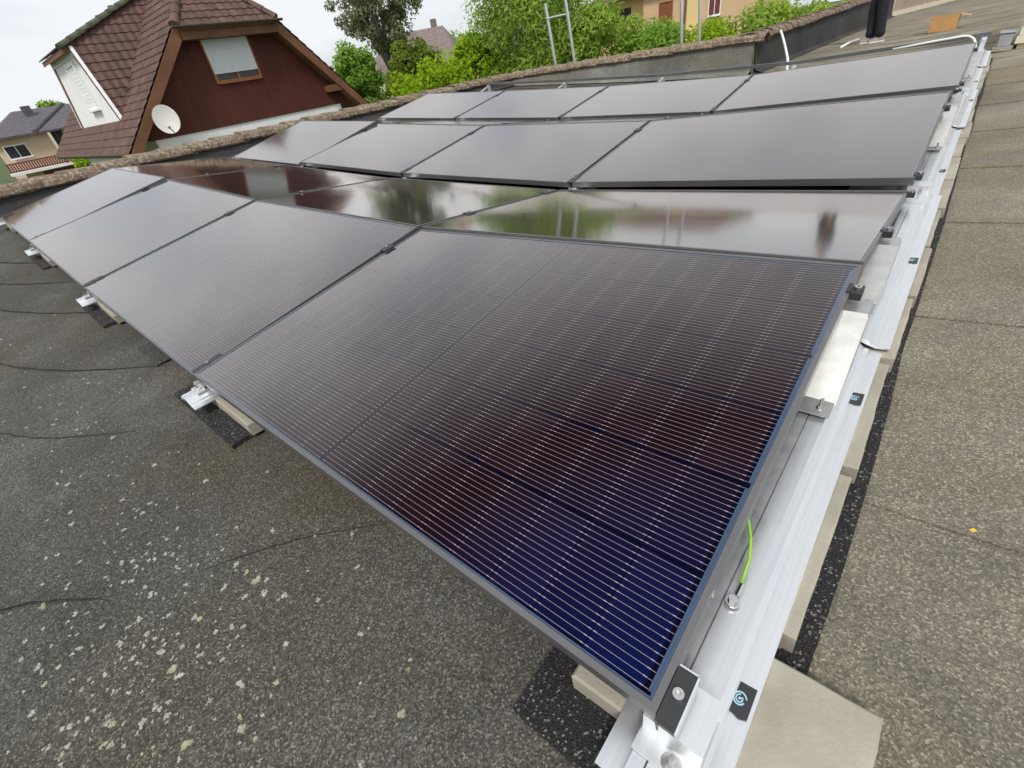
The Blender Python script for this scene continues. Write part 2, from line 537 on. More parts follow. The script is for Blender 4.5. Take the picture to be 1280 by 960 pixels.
def sheet(x0, x1, y0, y1, dz0, dz1, nx, ny, wob=0.0):
    """a felt sheet: solid, 5 mm thick, its y0 edge lapped over the next sheet"""
    b = MB()
    vs_ = []
    for j in range(ny + 1):
        for i in range(nx + 1):
            x = x0 + (x1 - x0) * i / nx
            t = j / ny
            y = y0 + (y1 - y0) * t
            if j in (0, ny):
                y += wob * (math.sin(x * 2.3 + y0) + 0.5 * math.sin(x * 7.1 + y0 * 3))
            vs_.append((x, y, rz(x, y) + dz0 + (dz1 - dz0) * t))
    n = len(vs_)
    vs_ += [(x, y, z - 0.006) for x, y, z in vs_]
    fs_ = []
    W_ = nx + 1
    for j in range(ny):
        for i in range(nx):
            a = j * W_ + i
            fs_.append((a, a + 1, a + W_ + 1, a + W_))
    for i in range(nx):
        fs_.append((i + 1, i, n + i, n + i + 1))
        a = ny * W_ + i
        fs_.append((a, a + 1, n + a + 1, n + a))
    for j in range(ny):
        a = j * W_ + nx
        fs_.append((a, a + W_, n + a + W_, n + a))
        a = j * W_
        fs_.append((a + W_, a, n + a, n + a + W_))
    b.add(vs_, fs_)
    return b

deck = MB()
for (x0, x1, y0, y1) in ((-7.9, 7.0, -4.5, 9.2), (-2.95, 7.0, 9.2, 40.0)):
    nx, ny = 24, 24
    vs_ = []
    for j in range(ny + 1):
        for i in range(nx + 1):
            x = x0 + (x1 - x0) * i / nx; y = y0 + (y1 - y0) * j / ny
            vs_.append((x, y, rz(x, y) - 0.03))
    deck.add(vs_, [(j * (nx + 1) + i, j * (nx + 1) + i + 1, (j + 1) * (nx + 1) + i + 1, (j + 1) * (nx + 1) + i) for j in range(ny) for i in range(nx)])
roof = deck.build('flat_roof', M['felt'])
tag(roof, 'flat roof covered with mineral felt sheets under the solar panels', 'roof', kind='structure')
bld = MB().box(-8.0, 7.1, -4.6, 9.4, -4.6, -0.45).box(-3.0, 7.1, 9.4, 40.0, -4.6, -0.45)
tag(bld.build('building_wall', M['cream']), 'cream rendered walls of the building below the flat roof', 'building', kind='structure')

# right-hand walkway sheets (dusty), left field sheets (grey); laps as in the photograph
yr = [-4.2, -3.3, -2.4, -1.5, -0.45, 0.64, 1.46, 2.30, 3.12, 3.95, 4.8, 5.65, 6.5, 7.35, 8.2, 9.05, 9.9, 10.75, 11.6, 12.45, 13.3, 14.2]
for k in range(len(yr) - 1):
    x1 = 6.9
    sheet(-0.06 if yr[k] < 9 else -2.75, x1, yr[k] - 0.03, yr[k + 1] + 0.03, 0.006, 0.0, 40, 4, 0.006).build('membrane_sheet', M['felt_dry'], roof)
sheet(-2.75, 6.9, 14.17, 39.5, 0.004, 0.0, 20, 20).build('membrane_sheet', M['felt_dry'], roof)
yl = [-4.2, -3.2, -2.15, -1.1, 0.9, 1.9, 2.9, 3.9, 4.9, 5.9, 6.9, 7.9, 9.0]
for k in range(len(yl) - 1):
    sheet(-7.75, -0.05, yl[k] - 0.03, yl[k + 1] + 0.03, 0.0, -0.006, 40, 6, 0.01).build('membrane_sheet', M['felt'], roof)

def sheet_dz(x, y):
    if x > -0.06 or y > 9.0:
        ys_, d0, d1 = yr, 0.006, 0.0
    else:
        ys_, d0, d1 = yl, 0.0, -0.006
    for k in range(len(ys_) - 1):
        if ys_[k] <= y < ys_[k + 1]:
            return d0 + (d1 - d0) * (y - ys_[k]) / (ys_[k + 1] - ys_[k])
    return 0.0
# folds and laps in the grey felt in front of the panels
def fold(pts, r):
    """a lapped, lifted felt edge: a low wedge with a dark torn edge"""
    pts = pts[::-1]
    n = len(pts)
    wv, wf, ev, ef = [], [], [], []
    for i in range(n):
        x, y = pts[i]
        x0, y0 = pts[max(i - 1, 0)]; x1, y1 = pts[min(i + 1, n - 1)]
        d = Vector((x1 - x0, y1 - y0, 0)).normalized(); sd = Vector((-d.y, d.x, 0))
        k = math.sin(math.pi * (i + 0.02) / (n - 0.96)) ** 0.6 * random.uniform(0.8, 1.1)
        z = rz(x, y) + sheet_dz(x, y)
        for off, hh in ((-5.0, -0.002), (-2.5, 0.42 * r * k), (-0.6, 0.85 * r * k), (0.0, 0.9 * r * k)):
            wv.append((x + sd.x * off * r, y + sd.y * off * r, z + hh))
        for off, hh in ((0.0, 0.9 * r * k), (0.02, -0.003), (0.45 * k + 0.05, 0.0012), (0.5 * k + 0.06, -0.003)):
            ev.append((x + sd.x * off * r, y + sd.y * off * r, z + hh))
    for i in range(n - 1):
        for j in range(3):
            wf.append((i * 4 + j, i * 4 + j + 1, (i + 1) * 4 + j + 1, (i + 1) * 4 + j))
            ef.append((i * 4 + j, i * 4 + j + 1, (i + 1) * 4 + j + 1, (i + 1) * 4 + j))
    o = MB().add(wv, wf).build('membrane_fold', M['felt'], roof)
    MB().add(ev, ef).build('torn_edge', M['bitumen'], o)
    return o

def curve_pts(a, b, bend, n=26, jit=0.004):
    out_ = []
    for i in range(n):
        t = i / (n - 1)
        x = a[0] + (b[0] - a[0]) * t; y = a[1] + (b[1] - a[1]) * t
        nx_, ny_ = -(b[1] - a[1]), (b[0] - a[0])
        s = bend * math.sin(math.pi * t)
        out_.append((x + nx_ * s + random.uniform(-jit, jit), y + ny_ * s + random.uniform(-jit, jit)))
    return out_
fold(curve_pts((-1.45, -0.80), (-1.12, -0.47), 0.06, 26, 0.003), 0.008)
fold(curve_pts((-1.0, -0.30), (-0.70, 0.05), 0.05, 26, 0.003), 0.004)
fold(curve_pts((-3.75, -0.62), (-2.25, 0.03), -0.07), 0.009)
fold(curve_pts((-4.9, -0.55), (-3.35, 0.02), -0.06), 0.010)
fold(curve_pts((-5.4, -0.50), (-4.2, 0.05), -0.05), 0.010)
fold(curve_pts((-6.2, -0.42), (-4.9, 0.08), -0.05), 0.010)
fold(curve_pts((-2.75, -0.66), (-1.85, -0.22), -0.08), 0.005)
# loose crumpled membrane corner under the second panel
cm = MB()
for i in range(7):
    for j in range(5):
        x = -2.62 + 0.30 * i / 6; y = -0.03 + 0.16 * j / 4
        cm.v.append((x, y, rz(x, y) + 0.006 + 0.05 * abs(math.sin(i * 1.1)) * math.sin(math.pi * j / 4) * math.sin(math.pi * i / 6)))
cm.f = [(j + i * 5, j + 1 + i * 5, j + 6 + i * 5, j + 5 + i * 5) for i in range(6) for j in range(4)]
cmo = cm.build('membrane_fold', M['felt_dark'], roof, smooth=True)

# lichen rosettes on the felt
def lichen_field(n, centers, rmin, rmax, mat, name='lichen'):
    b = MB()
    for _ in range(n):
        cx, cy, sx, sy = random.choice(centers)
        x = random.gauss(cx, sx); y = random.gauss(cy, sy)
        if x > -0.25 and x < 0.15: continue
        if x < -7.4 or y < -3: continue
        if y > -0.0 and x < 0: continue
        R_ = rmin + (rmax - rmin) * random.random() ** 2.6
        lobes = 1 if R_ < 0.003 else random.randint(2, 6)
        for q_ in range(lobes):
            off = 0 if q_ == 0 else R_ * random.uniform(0.3, 0.8)
            a0 = random.random() * 6.283
            lx, ly = x + off * math.cos(a0), y + off * math.sin(a0)
            rl_ = R_ * (0.62 if q_ == 0 else random.uniform(0.25, 0.5))
            k = random.randint(9, 13)
            z = rz(lx, ly) + sheet_dz(lx, ly) + 0.0012 + 0.0002 * q_
            ring = []
            for q in range(k):
                rr = rl_ * random.uniform(0.6, 1.25)
                ring.append((lx + rr * math.cos(q * 6.283 / k), ly + rr * math.sin(q * 6.283 / k), z - 0.0022))
            inner = [(lx + (px - lx) * 0.7, ly + (py - ly) * 0.7, z + random.uniform(-0.0004, 0.0004)) for px, py, pz in ring]
            b.add(ring + inner + [(lx, ly, z)], [(q, (q + 1) % k, k + (q + 1) % k, k + q) for q in range(k)] + [(k + q, k + (q + 1) % k, 2 * k) for q in range(k)])
    return tag(b.build(name, mat, roof), kind='stuff')
cl = [(-0.95, -0.47, 0.14, 0.10), (-0.80, -0.52, 0.12, 0.10), (-1.2, -0.42, 0.2, 0.09), (-1.6, -0.38, 0.25, 0.10), (-1.05, -0.36, 0.16, 0.1),
      (-2.4, -0.35, 0.5, 0.14), (-0.75, -0.40, 0.25, 0.2), (-0.6, -0.45, 0.25, 0.2), (-3.0, -0.9, 1.2, 0.5)]
lichen_field(1050, cl, 0.0011, 0.0100, M['lichen'])
lichen_field(110, [(-0.72, -0.58, 0.10, 0.05), (-0.55, -0.45, 0.15, 0.1), (-0.9, -0.5, 0.3, 0.2), (-0.5, -0.2, 0.3, 0.1)], 0.003, 0.014, M['lichen_y'])
cr_ = [(0.6, 1.0 + 0.7 * k, 0.35, 0.5) for k in range(9)]
lichen_field(700, cr_, 0.0012, 0.006, M['lichen_y'])
lf = MB()
lf.add([(0.284, 0.626, 0.0), (0.289, 0.631, 0.004), (0.295, 0.628, 0.002), (0.290, 0.623, 0.0)], [(0, 1, 2, 3)])
lfo = lf.build('fallen_leaf', M['leafyellow'])
lfo.location.z = rz(0.25, 0.6) + 0.010
tag(lfo, 'small yellow fallen leaf on the felt at the right', 'leaf')

# ------------------------------------------------------------------ parapets with cap tiles
def cap_tile_mesh(L_, wd, ht):
    b = MB()
    prof = []
    n = 8
    for k in range(n + 1):
        a = math.pi * k / n
        prof.append((-math.cos(a) * wd / 2, math.sin(a) ** 0.8 * ht))
    inner = [(x * 0.9, z - 0.018) for x, z in prof]
    v = []
    for (yy, sc, dz) in ((0, 1.0, 0.016), (L_, 0.93, -0.004)):
        v += [(x * sc, yy, z * sc + dz) for x, z in prof] + [(x * sc, yy, z * sc + dz) for x, z in inner]
    m_ = n + 1
    f = []
    for k in range(n):
        f.append((k, k + 1, 2 * m_ + k + 1, 2 * m_ + k))
        f.append((m_ + k + 1, m_ + k, 3 * m_ + k, 3 * m_ + k + 1))
        f.append((k + 1, k, m_ + k, m_ + k + 1))
        f.append((2 * m_ + k, 2 * m_ + k + 1, 3 * m_ + k + 1, 3 * m_ + k))
    b.add(v, f)
    return b.mesh('cap_tile', M['cap'])
CAPM = cap_tile_mesh(0.44, 0.35, 0.105)

def parapet(name, label, p0, p1, zt0, zt1, inward, mat_up, step, zfoot, bow=None, wthick=0.26):
    """wall from p0 to p1, cap bottom height zt; inward: unit normal towards the roof"""
    root = empty(name, (p0[0], p0[1], 0))
    d = Vector((p1[0] - p0[0], p1[1] - p0[1], 0)); Ln = d.length; d.normalize()
    inn = Vector((inward[0], inward[1], 0))
    O = Vector((p0[0], p0[1], 0))
    zt = lambda s: zt0 + (zt1 - zt0) * s / Ln + (bow(s) if bow else 0.0)
    core = MB()
    N = max(2, int(Ln / 0.8))
    for i in range(N):
        a, c = Ln * i / N, Ln * (i + 1) / N
        pa, pc = d * a, d * c
        vs_ = []
        for pp, s in ((pa, a), (pc, c)):
            for off in (0.0, -wthick):
                for z in (-4.6, zt(s)):
                    q = pp + inn * off
                    vs_.append((q.x, q.y, z))
        core.add(vs_, [(0, 1, 5, 4), (2, 6, 7, 3), (1, 3, 7, 5), (0, 4, 6, 2)] + ([(0, 2, 3, 1)] if i == 0 else []) + ([(4, 5, 7, 6)] if i == N - 1 else []))
    core.build('wall_core', M['cream'], root)
    # felt upstand strips, each one lapped over its neighbour
    s = 0.0
    k = 0
    while s < Ln - 0.05:
        e = min(s + step + 0.04, Ln)
        b = MB()
        out_ = 0.006 if k % 2 else 0.012
        nseg = 3
        vs_, fs_ = [], []
        for q in range(nseg + 1):
            t = s + (e - s) * q / nseg
            px = O + d * t
            for (off, z) in ((0.16, zfoot(px.x, px.y) + 0.008), (0.055, zfoot(px.x, px.y) + 0.05), (out_, zt(t) - 0.02), (out_, zt(t))):
                pt = d * t + inn * off
                vs_.append((pt.x, pt.y, z))
        for q in range(nseg):
            for j in range(3):
                fs_.append((q * 4 + j, q * 4 + j + 1, (q + 1) * 4 + j + 1, (q + 1) * 4 + j))
        n0 = len(vs_)
        vs_ += [(x - inn.x * 0.005, y - inn.y * 0.005, z) for x, y, z in vs_]
        fs_ += [tuple(n0 + i for i in reversed(f)) for f in fs_]
        fs_ += [(j + 1, j, n0 + j, n0 + j + 1) for j in range(3)] + [(nseg * 4 + j, nseg * 4 + j + 1, n0 + nseg * 4 + j + 1, n0 + nseg * 4 + j) for j in range(3)]
        b.add(vs_, fs_)
        b.build('upstand_sheet', mat_up, root)
        s += step
        k += 1
    # cap tiles, each overlapping the next
    s = 0.0
    ang = math.atan2(d.y, d.x) - math.pi / 2
    while s < Ln - 0.1:
        z = zt(s) - 0.012
        sl_ = math.atan2(zt(s + 0.36) - zt(s), 0.36)
        c_ = d * s - inn * (wthick / 2 - 0.02)
        mm = Matrix.Translation((c_.x, c_.y, z + random.uniform(-0.006, 0.006))) @ Matrix.Rotation(ang + random.uniform(-0.03, 0.03), 4, 'Z') @ Matrix.Rotation(sl_, 4, 'X') @ Matrix.Rotation(random.uniform(-0.04, 0.04), 4, 'Y')
        link('cap_tile', CAPM, root, mm)
        s += 0.36
    tag(root, label, 'wall', 'parapet walls round the flat roof')
    return root

parapet('parapet_wall', 'low parapet with lichen-covered cap tiles along the left end of the panel rows', (-7.70, -3.6), (-7.70, 9.0), 0.262, 0.325, (1, 0), M['felt_dark'], 1.0, rz)
parapet('parapet_wall', 'parapet with grey felt upstand behind the last panel row, below the two ladders', (-7.70, 9.0), (-2.72, 9.0), 0.325, 0.365, (0, -1), M['felt_up'], 1.0, rz)
parapet('parapet_wall', 'far parapet with black felt upstand running back beside the standing person', (-2.72, 9.0), (-2.72, 22.6), 0.365, 0.60, (1, 0), M['felt_dark'], 3.0, rz)

# ------------------------------------------------------------------ solar panels
COR = {  # outer top corners of each row, right end first (low edge, high edge)
 'A': ([(-0.002, -0.001, 0.034), (-1.742, -0.001, -0.042), (-3.489, -0.003, -0.010), (-5.240, -0.006, 0.089), (-6.988, -0.008, 0.146)],
       [(-0.009, 1.117, 0.161), (-1.751, 1.116, 0.112), (-3.499, 1.114, 0.162), (-5.249, 1.111, 0.256), (-6.999, 1.108, 0.339)]),
 'B': ([(-0.002, 2.250, 0.038), (-1.744, 2.250, -0.016), (-3.491, 2.248, 0.020), (-5.241, 2.245, 0.112), (-6.991, 2.242, 0.210)],
       [(-0.010, 1.130, 0.172), (-1.751, 1.129, 0.115), (-3.499, 1.127, 0.159), (-5.249, 1.124, 0.256), (-6.998, 1.121, 0.334)]),
 'C': ([(-0.003, 2.385, 0.054), (-1.744, 2.384, -0.007), (-3.491, 2.382, 0.025), (-5.241, 2.380, 0.115), (-6.991, 2.377, 0.199)],
       [(-0.012, 3.504, 0.214), (-1.754, 3.503, 0.153), (-3.501, 3.501, 0.196), (-5.251, 3.498, 0.287), (-7.001, 3.496, 0.374)]),
 'D': ([(-0.003, 4.636, 0.073), (-1.744, 4.635, 0.010), (-3.491, 4.633, 0.046), (-5.241, 4.630, 0.128), (-6.991, 4.627, 0.216)],
       [(-0.012, 3.517, 0.214), (-1.754, 3.516, 0.153), (-3.501, 3.514, 0.196), (-5.251, 3.511, 0.287), (-7.001, 3.509, 0.374)]),
 'E': ([(-0.005, 4.771, 0.081), (-1.746, 4.770, 0.015), (-3.493, 4.768, 0.052), (-5.242, 4.765, 0.131), (-6.992, 4.762, 0.220)],
       [(-0.014, 5.889, 0.241), (-1.755, 5.889, 0.178), (-3.502, 5.887, 0.219), (-5.252, 5.884, 0.304), (-7.002, 5.881, 0.399)]),
}
PL, PW, PH = 1.722, 1.130, 0.032
HX, HY = PL / 2, PW / 2
LIP = 0.010

def frame_mesh():
    b = MB()
    # profile from outside top, clockwise: (inset, z)
    prof = [(0.0, 0.0), (LIP, 0.0), (LIP, -0.0035), (0.0035, -0.006), (0.0035, -PH + 0.0015), (0.022, -PH + 0.0015), (0.022, -PH), (0.0, -PH)]
    n = len(prof)
    vs_ = []
    for sx, sy in ((-1, -1), (1, -1), (1, 1), (-1, 1)):
        for ins, z in prof:
            vs_.append((sx * (HX - ins), sy * (HY - ins), z))
    fs_ = []
    for c in range(4):
        for k in range(n):
            a = c * n + k; a2 = c * n + (k + 1) % n
            b2 = ((c + 1) % 4) * n + (k + 1) % n; b1 = ((c + 1) % 4) * n + k
            fs_.append((a, b1, b2, a2))
    b.add(vs_, fs_)
    me = b.mesh('frame', M['frame'])
    bm = bmesh.new(); bm.from_mesh(me)
    bmesh.ops.recalc_face_normals(bm, faces=bm.faces)
    bm.to_mesh(me); bm.free()
    return me
FRAME = frame_mesh()
def plane_mesh(name, x, y, z, mat):
    b = MB(); b.add([(-x, -y, z), (x, -y, z), (x, y, z), (-x, y, z)], [(0, 1, 2, 3)])
    return b.mesh(name, mat)
def ring_mesh():
    b = MB()
    o, i = (HX - LIP - 0.0001, HY - LIP - 0.0001), (HX - LIP - 0.0042, HY - LIP - 0.0042)
    sg = ((-1, -1), (1, -1), (1, 1), (-1, 1))
    b.add([(x * o[0], y * o[1], -0.0030) for x, y in sg] + [(x * i[0], y * i[1], -0.0030) for x, y in sg], [(k, (k + 1) % 4, 4 + (k + 1) % 4, 4 + k) for k in range(4)])
    return b.mesh('edge_seal', simple('blue_grey_edge_seal', (0.045, 0.075, 0.14), 0.5, var=0.1))
SEAL = ring_mesh()
GLASS = plane_mesh('glass', HX - 0.006, HY - 0.006, -0.0018, M['glass'])
SHEET = plane_mesh('cell_sheet', HX - 0.004, HY - 0.004, -0.0065, M['cellsheet'])
BACK = plane_mesh('backsheet', HX - 0.004, HY - 0.004, -0.0070, M['back'])
# one half-cell 182 x 91 mm with clipped corners on one side, lying under the glass
CW, CL = 0.1815, 0.0908          # across (y) and along (x)
def cell_mesh():
    b = MB()
    x, y = CL / 2, CW / 2
    pr = [(-x, -y), (x, -y + 0.004), (x, y - 0.004), (-x, y)]
    b.extrude(pr, lambda p: (p[0], p[1], -0.0068), lambda p: (p[0], p[1], -0.0062), cap=True)
    return b.mesh('cell', M['cell'])
CELL = cell_mesh()
xs_cell = []
pitch_x = 0.0922
for k in range(9):
    xs_cell.append(0.0065 + CL / 2 + k * pitch_x)
xs_cell = [-x for x in reversed(xs_cell)] + xs_cell
pitch_y = 0.1838
ys_cell = [(k - 2.5) * pitch_y for k in range(6)]
XEND = xs_cell[-1] + CL / 2 + 0.006
def wire_mesh():
    b = MB()
    hw = 0.00028
    for xa, xb in ((-XEND, -0.0065), (0.0065, XEND)):
        b.add([(xa, -hw, 0), (xb, -hw, 0), (xb, hw, 0), (xa, hw, 0)], [(0, 1, 2, 3)])
    for xc in xs_cell:
        for s in (-1, 1):
            px = xc + s * (CL / 2 - 0.004)
            b.add([(px - 0.0028, -0.00065, 0.0001), (px + 0.0028, -0.00065, 0.0001), (px + 0.0028, 0.00065, 0.0001), (px - 0.0028, 0.00065, 0.0001)], [(0, 1, 2, 3)])
    return b.mesh('busbar_wire', M['wire'])
WIRE = wire_mesh()
RIB = MB().add([(-0.0025, -0.178, 0), (0.0025, -0.178, 0), (0.0025, 0.178, 0), (-0.0025, 0.178, 0)], [(0, 1, 2, 3)]).mesh('end_ribbon', M['ribbon'])

row_txt = {'A': 'in the front row', 'B': 'in the second row', 'C': 'in the third row',
           'D': 'in the narrow fourth row', 'E': 'in the rearmost panel row'}
pos_txt = ['at the end by the silver side rail', 'second from the silver side rail', 'third from the silver side rail', 'at the far left end by the parapet']
PM = {}
for row, (low, high) in COR.items():
    for j in range(4):
        l0, l1, h0, h1 = (Vector(q) for q in (low[j], low[j + 1], high[j], high[j + 1]))
        ux = ((l0 - l1) + (h0 - h1)).normalized()
        uy = ((h0 + h1) - (l0 + l1)).normalized()
        n = ux.cross(uy)
        if n.z < 0:
            ux = -ux; n = -n
        n.normalize(); uy = n.cross(ux).normalized()
        c = (l0 + l1 + h0 + h1) / 4
        mat = Matrix((ux, uy, n)).transposed().to_4x4(); mat.translation = c
        if j == 3 and row in 'AC':      # the far left panels sit a little steeper
            mat = mat @ Matrix.Rotation(math.radians(2.8 if row == 'C' else 1.4), 4, 'X')
        PM[(row, j)] = mat
        r = empty('solar_panel', mat=mat)
        tag(r, 'black solar panel %s, %s' % (row_txt[row], pos_txt[j]), 'solar panel', 'solar panels in rows on the flat roof')
        link('frame', FRAME, r)
        link('glass', GLASS, r)
        link('edge_seal', SEAL, r)
        if row == 'A' and j < 2:
            bk = link('backsheet', BACK, r)
            for xc in xs_cell:
                for yc in ys_cell:
                    mc = Matrix.Translation((xc, yc, 0))
                    if xc < 0:
                        mc = mc @ Matrix.Rotation(math.pi, 4, 'Z')
                    link('cell', CELL, bk, mc)
            for yc in ys_cell:
                for q in range(16):
                    link('busbar_wire', WIRE, bk, Matrix.Translation((0, yc + (q - 7.5) * 0.01132, -0.0058)))
            for s in (-1, 1):
                for q in (-1, 0, 1):
                    link('end_ribbon', RIB, bk, Matrix.Translation((s * (XEND + 0.003), q * 0.3676, -0.0057)))
        else:
            link('cell_sheet', SHEET, r)

def on_panel(row, j, xl, yl_, zl):
    return PM[(row, j)] @ Vector((xl, yl_, zl))

# ------------------------------------------------------------------ rails, slabs, mats, brackets, clamps
XJ = [0.0, -1.735, -3.485, -5.235, -6.985]
pos_rail = ['nearest the camera at the right end of the rows', 'under the first seam between panels', 'under the second seam between panels', 'under the third seam between panels', 'at the far left end of the rows']
RB = 0.056                                 # rail base above the roof (mat + slab)
RPROF = [(-0.075, 0.0), (-0.075, 0.003), (-0.042, 0.004), (-0.038, 0.024), (-0.0195, 0.024), (-0.018, 0.017), (-0.0165, 0.024), (0.014, 0.024), (0.030, 0.010), (0.040, 0.0075), (0.044, 0.004), (0.070, 0.0035), (0.070, 0.0), (0.040, 0.0), (0.0, 0.016), (-0.036, 0.002)]
def rsl(x, y):
    return (rz(x + 0.1, y) - rz(x - 0.1, y)) / 0.2
def rail_seg(x0, y0, y1, dx, dz):
    b = MB()
    n = max(1, int((y1 - y0) / 1.2))
    for i in range(n):
        a = y0 + (y1 - y0) * i / n; c = y0 + (y1 - y0) * (i + 1) / n
        za, zc = rz(x0, a) + RB + dz, rz(x0, c) + RB + dz
        b.extrude(RPROF, lambda p: (x0 + dx + p[0], a, za + p[1] + rsl(x0, a) * (p[0] + dx)), lambda p: (x0 + dx + p[0], c, zc + p[1] + rsl(x0, c) * (p[0] + dx)), cap=(i in (0, n - 1)))
    return b
rails = []
for j, x in enumerate(XJ):
    r = empty('mounting_rail', (0, 0, 0))
    tag(r, 'silver aluminium mounting rail ' + pos_rail[j], 'rail', 'aluminium rails carrying the panels')
    cuts = [-0.068, 1.105, 2.42, 3.75, 5.05, 6.3, 7.48]
    for k in range(len(cuts) - 1):
        rail_seg(x, cuts[k], cuts[k + 1] - 0.004, 0.011 + (0.012 if k % 2 else 0.0), 0.009 if k % 2 else 0.0).build('rail_segment', M['alu'], r)
    rails.append(r)
    # end post and the black beam it carries
    z0 = rz(x, 7.43) + RB + 0.034
    pb = MB().box(x - 0.020, x + 0.026, 7.405, 7.45, z0 - 0.02, z0 + 0.115)
    pb.box(x - 0.026, x + 0.032, 7.34, 7.47, z0 - 0.002, z0 + 0.004)
    pb.add([(x - 0.01, 7.10, z0 - 0.004), (x + 0.02, 7.10, z0 - 0.004), (x + 0.02, 7.41, z0 + 0.085), (x - 0.01, 7.41, z0 + 0.085),
            (x - 0.01, 7.10, z0 + 0.014), (x + 0.02, 7.10, z0 + 0.014), (x + 0.02, 7.41, z0 + 0.103), (x - 0.01, 7.41, z0 + 0.103)],
           [(0, 1, 2, 3), (7, 6, 5, 4), (0, 4, 5, 1), (1, 5, 6, 2), (2, 6, 7, 3), (3, 7, 4, 0)])
    po = pb.build('support_post', M['alu'])
    tag(po, ['silver post carrying the right end of the black beam', 'silver post under the black beam, second from the right', 'silver post under the middle of the black beam',
             'silver post under the black beam, second from the left', 'silver post carrying the left end of the black beam'][j], 'post', 'posts under the black beam')
bm_ = MB()
bp = [(x, 7.43, rz(x, 7.43) + RB + 0.034 + 0.115) for x in (0.05, -1.735, -3.485, -5.235, -7.05)]
for a, c in zip(bp[:-1], bp[1:]):
    bm_.extrude([(-0.022, 0), (0.022, 0), (0.022, 0.036), (-0.022, 0.036)], lambda p: (a[0], a[1] + p[0], a[2] + p[1]), lambda p: (c[0], c[1] + p[0], c[2] + p[1]))
tag(bm_.build('black_beam', M['frame']), 'long black beam on silver posts behind the rearmost panels', 'beam')

slab_n = [0]
def slab(x0, x1, y0, y1, top, label, thick=0.045, rot=0.0):
    cx, cy = (x0 + x1) / 2, (y0 + y1) / 2
    b = MB()
    hx, hy = (x1 - x0) / 2, (y1 - y0) / 2
    n = 9
    ring = []
    for (ax, ay, bx_, by_) in ((-hx, -hy, hx, -hy), (hx, -hy, hx, hy), (hx, hy, -hx, hy), (-hx, hy, -hx, -hy)):
        for k in range(n):
            t = k / n
            j1, j2 = random.uniform(-0.0015, 0.0015), random.uniform(-0.0015, 0.0015)
            ring.append((ax + (bx_ - ax) * t + j1, ay + (by_ - ay) * t + j2))
    e = 0.004
    top_r = [(x * (1 - e / hx), y * (1 - e / hy)) for x, y in ring]
    zt = lambda x, y: rz(cx + x, cy + y)
    N = len(ring)
    vs_ = [(x, y, top - thick) for x, y in ring] + [(x, y, top - e) for x, y in ring] + [(x, y, top) for x, y in top_r]
    fs_ = [tuple(range(N - 1, -1, -1))]
    for k in range(N):
        k2 = (k + 1) % N
        fs_ += [(k, k2, N + k2, N + k), (N + k, N + k2, 2 * N + k2, 2 * N + k)]
    fs_.append(tuple(2 * N + k for k in range(N)))
    b.add(vs_, fs_)
    o = b.build('paving_slab', M['slab'])
    o.location = (cx, cy, rz(cx, cy)); o.rotation_euler.z = rot
    sx = (rz(cx + 0.1, cy) - rz(cx - 0.1, cy)) / 0.2
    o.rotation_euler.y = -math.atan(sx)
    tag(o, label, 'paving slab', 'concrete ballast slabs along the rails')
    return o
T = 0.0545
slab(-0.148, 0.214, 0.004, 0.200, T, 'large pale concrete slab under the near end of the silver side rail')
slab(-0.26, 0.104, 0.243, 0.628, T, 'long grey concrete slab beside the near stretch of the silver rail', rot=-0.012)
slab(-0.26, 0.108, 0.645, 1.062, T, 'second concrete slab along the right edge of the silver rail', rot=0.01)
slab(-0.26, 0.113, 1.085, 1.452, T, 'third concrete slab along the silver rail, below the front ridge')
slab(-0.26, 0.118, 1.465, 1.865, T, 'fourth concrete slab along the silver rail, beside the second row')
slab(-0.26, 0.110, 1.880, 2.280, T, 'fifth concrete slab along the silver rail, near the valley between rows')
for k in range(12):
    y0 = 2.30 + k * 0.415
    slab(-0.26, 0.118 + random.uniform(-0.012, 0.012), y0, y0 + 0.40, T, 'concrete slab %s along the far stretch of the silver rail' % ['first', 'second', 'third', 'fourth', 'fifth', 'sixth', 'seventh', 'eighth', 'ninth', 'tenth', 'eleventh', 'twelfth'][k])
for j, (x0, x1) in enumerate(((-1.88, -1.385), (-3.62, -3.05), (-5.37, -4.80), (-7.12, -6.6))):
    slab(x0, x1, 0.0, 0.385, T, 'concrete slab in shade under the front row, %s' % ['below the first seam', 'below the second seam', 'below the third seam', 'at the far left end'][j])
    slab(x0, x1, 2.1, 2.5, T, 'concrete slab in the valley between rows, %s' % ['below the first seam', 'below the second seam', 'below the third seam', 'at the far left end'][j])
    slab(x0, x1, 4.5, 4.9, T, 'concrete slab in the rear valley, %s' % ['below the first seam', 'below the second seam', 'below the third seam', 'at the far left end'][j])

def mat_strip(x0, x1, y0, y1, label):
    b = MB()
    n = max(2, int((y1 - y0) / 0.25)); n = min(n, 30)
    L_ = [(x0 + random.uniform(-0.004, 0.004), y0 + (y1 - y0) * k / n) for k in range(n + 1)]
    R_ = [(x1 + random.uniform(-0.006, 0.006), y0 + (y1 - y0) * k / n) for k in range(n + 1)]
    vs_ = []
    for (a, c) in zip(L_, R_):
        for (x, y) in (a, c):
            vs_ += [(x, y, rz(x, y) - 0.004), (x, y, rz(x, y) + 0.0125)]
    fs_ = []
    for k in range(n):
        o = k * 4; q = o + 4
        fs_ += [(o + 1, o + 3, q + 3, q + 1), (o, o + 1, q + 1, q), (o + 3, o + 2, q + 2, q + 3)]
    fs_ += [(0, 2, 3, 1), (n * 4, n * 4 + 1, n * 4 + 3, n * 4 + 2)]
    b.add(vs_, fs_)
    tag(b.build('rubber_mat', M['rubber']), label, 'rubber mat', 'black rubber mats under the slabs')
mat_strip(-0.212, 0.128, -0.078, 7.4, 'black speckled rubber mat under the silver side rail and its slabs')
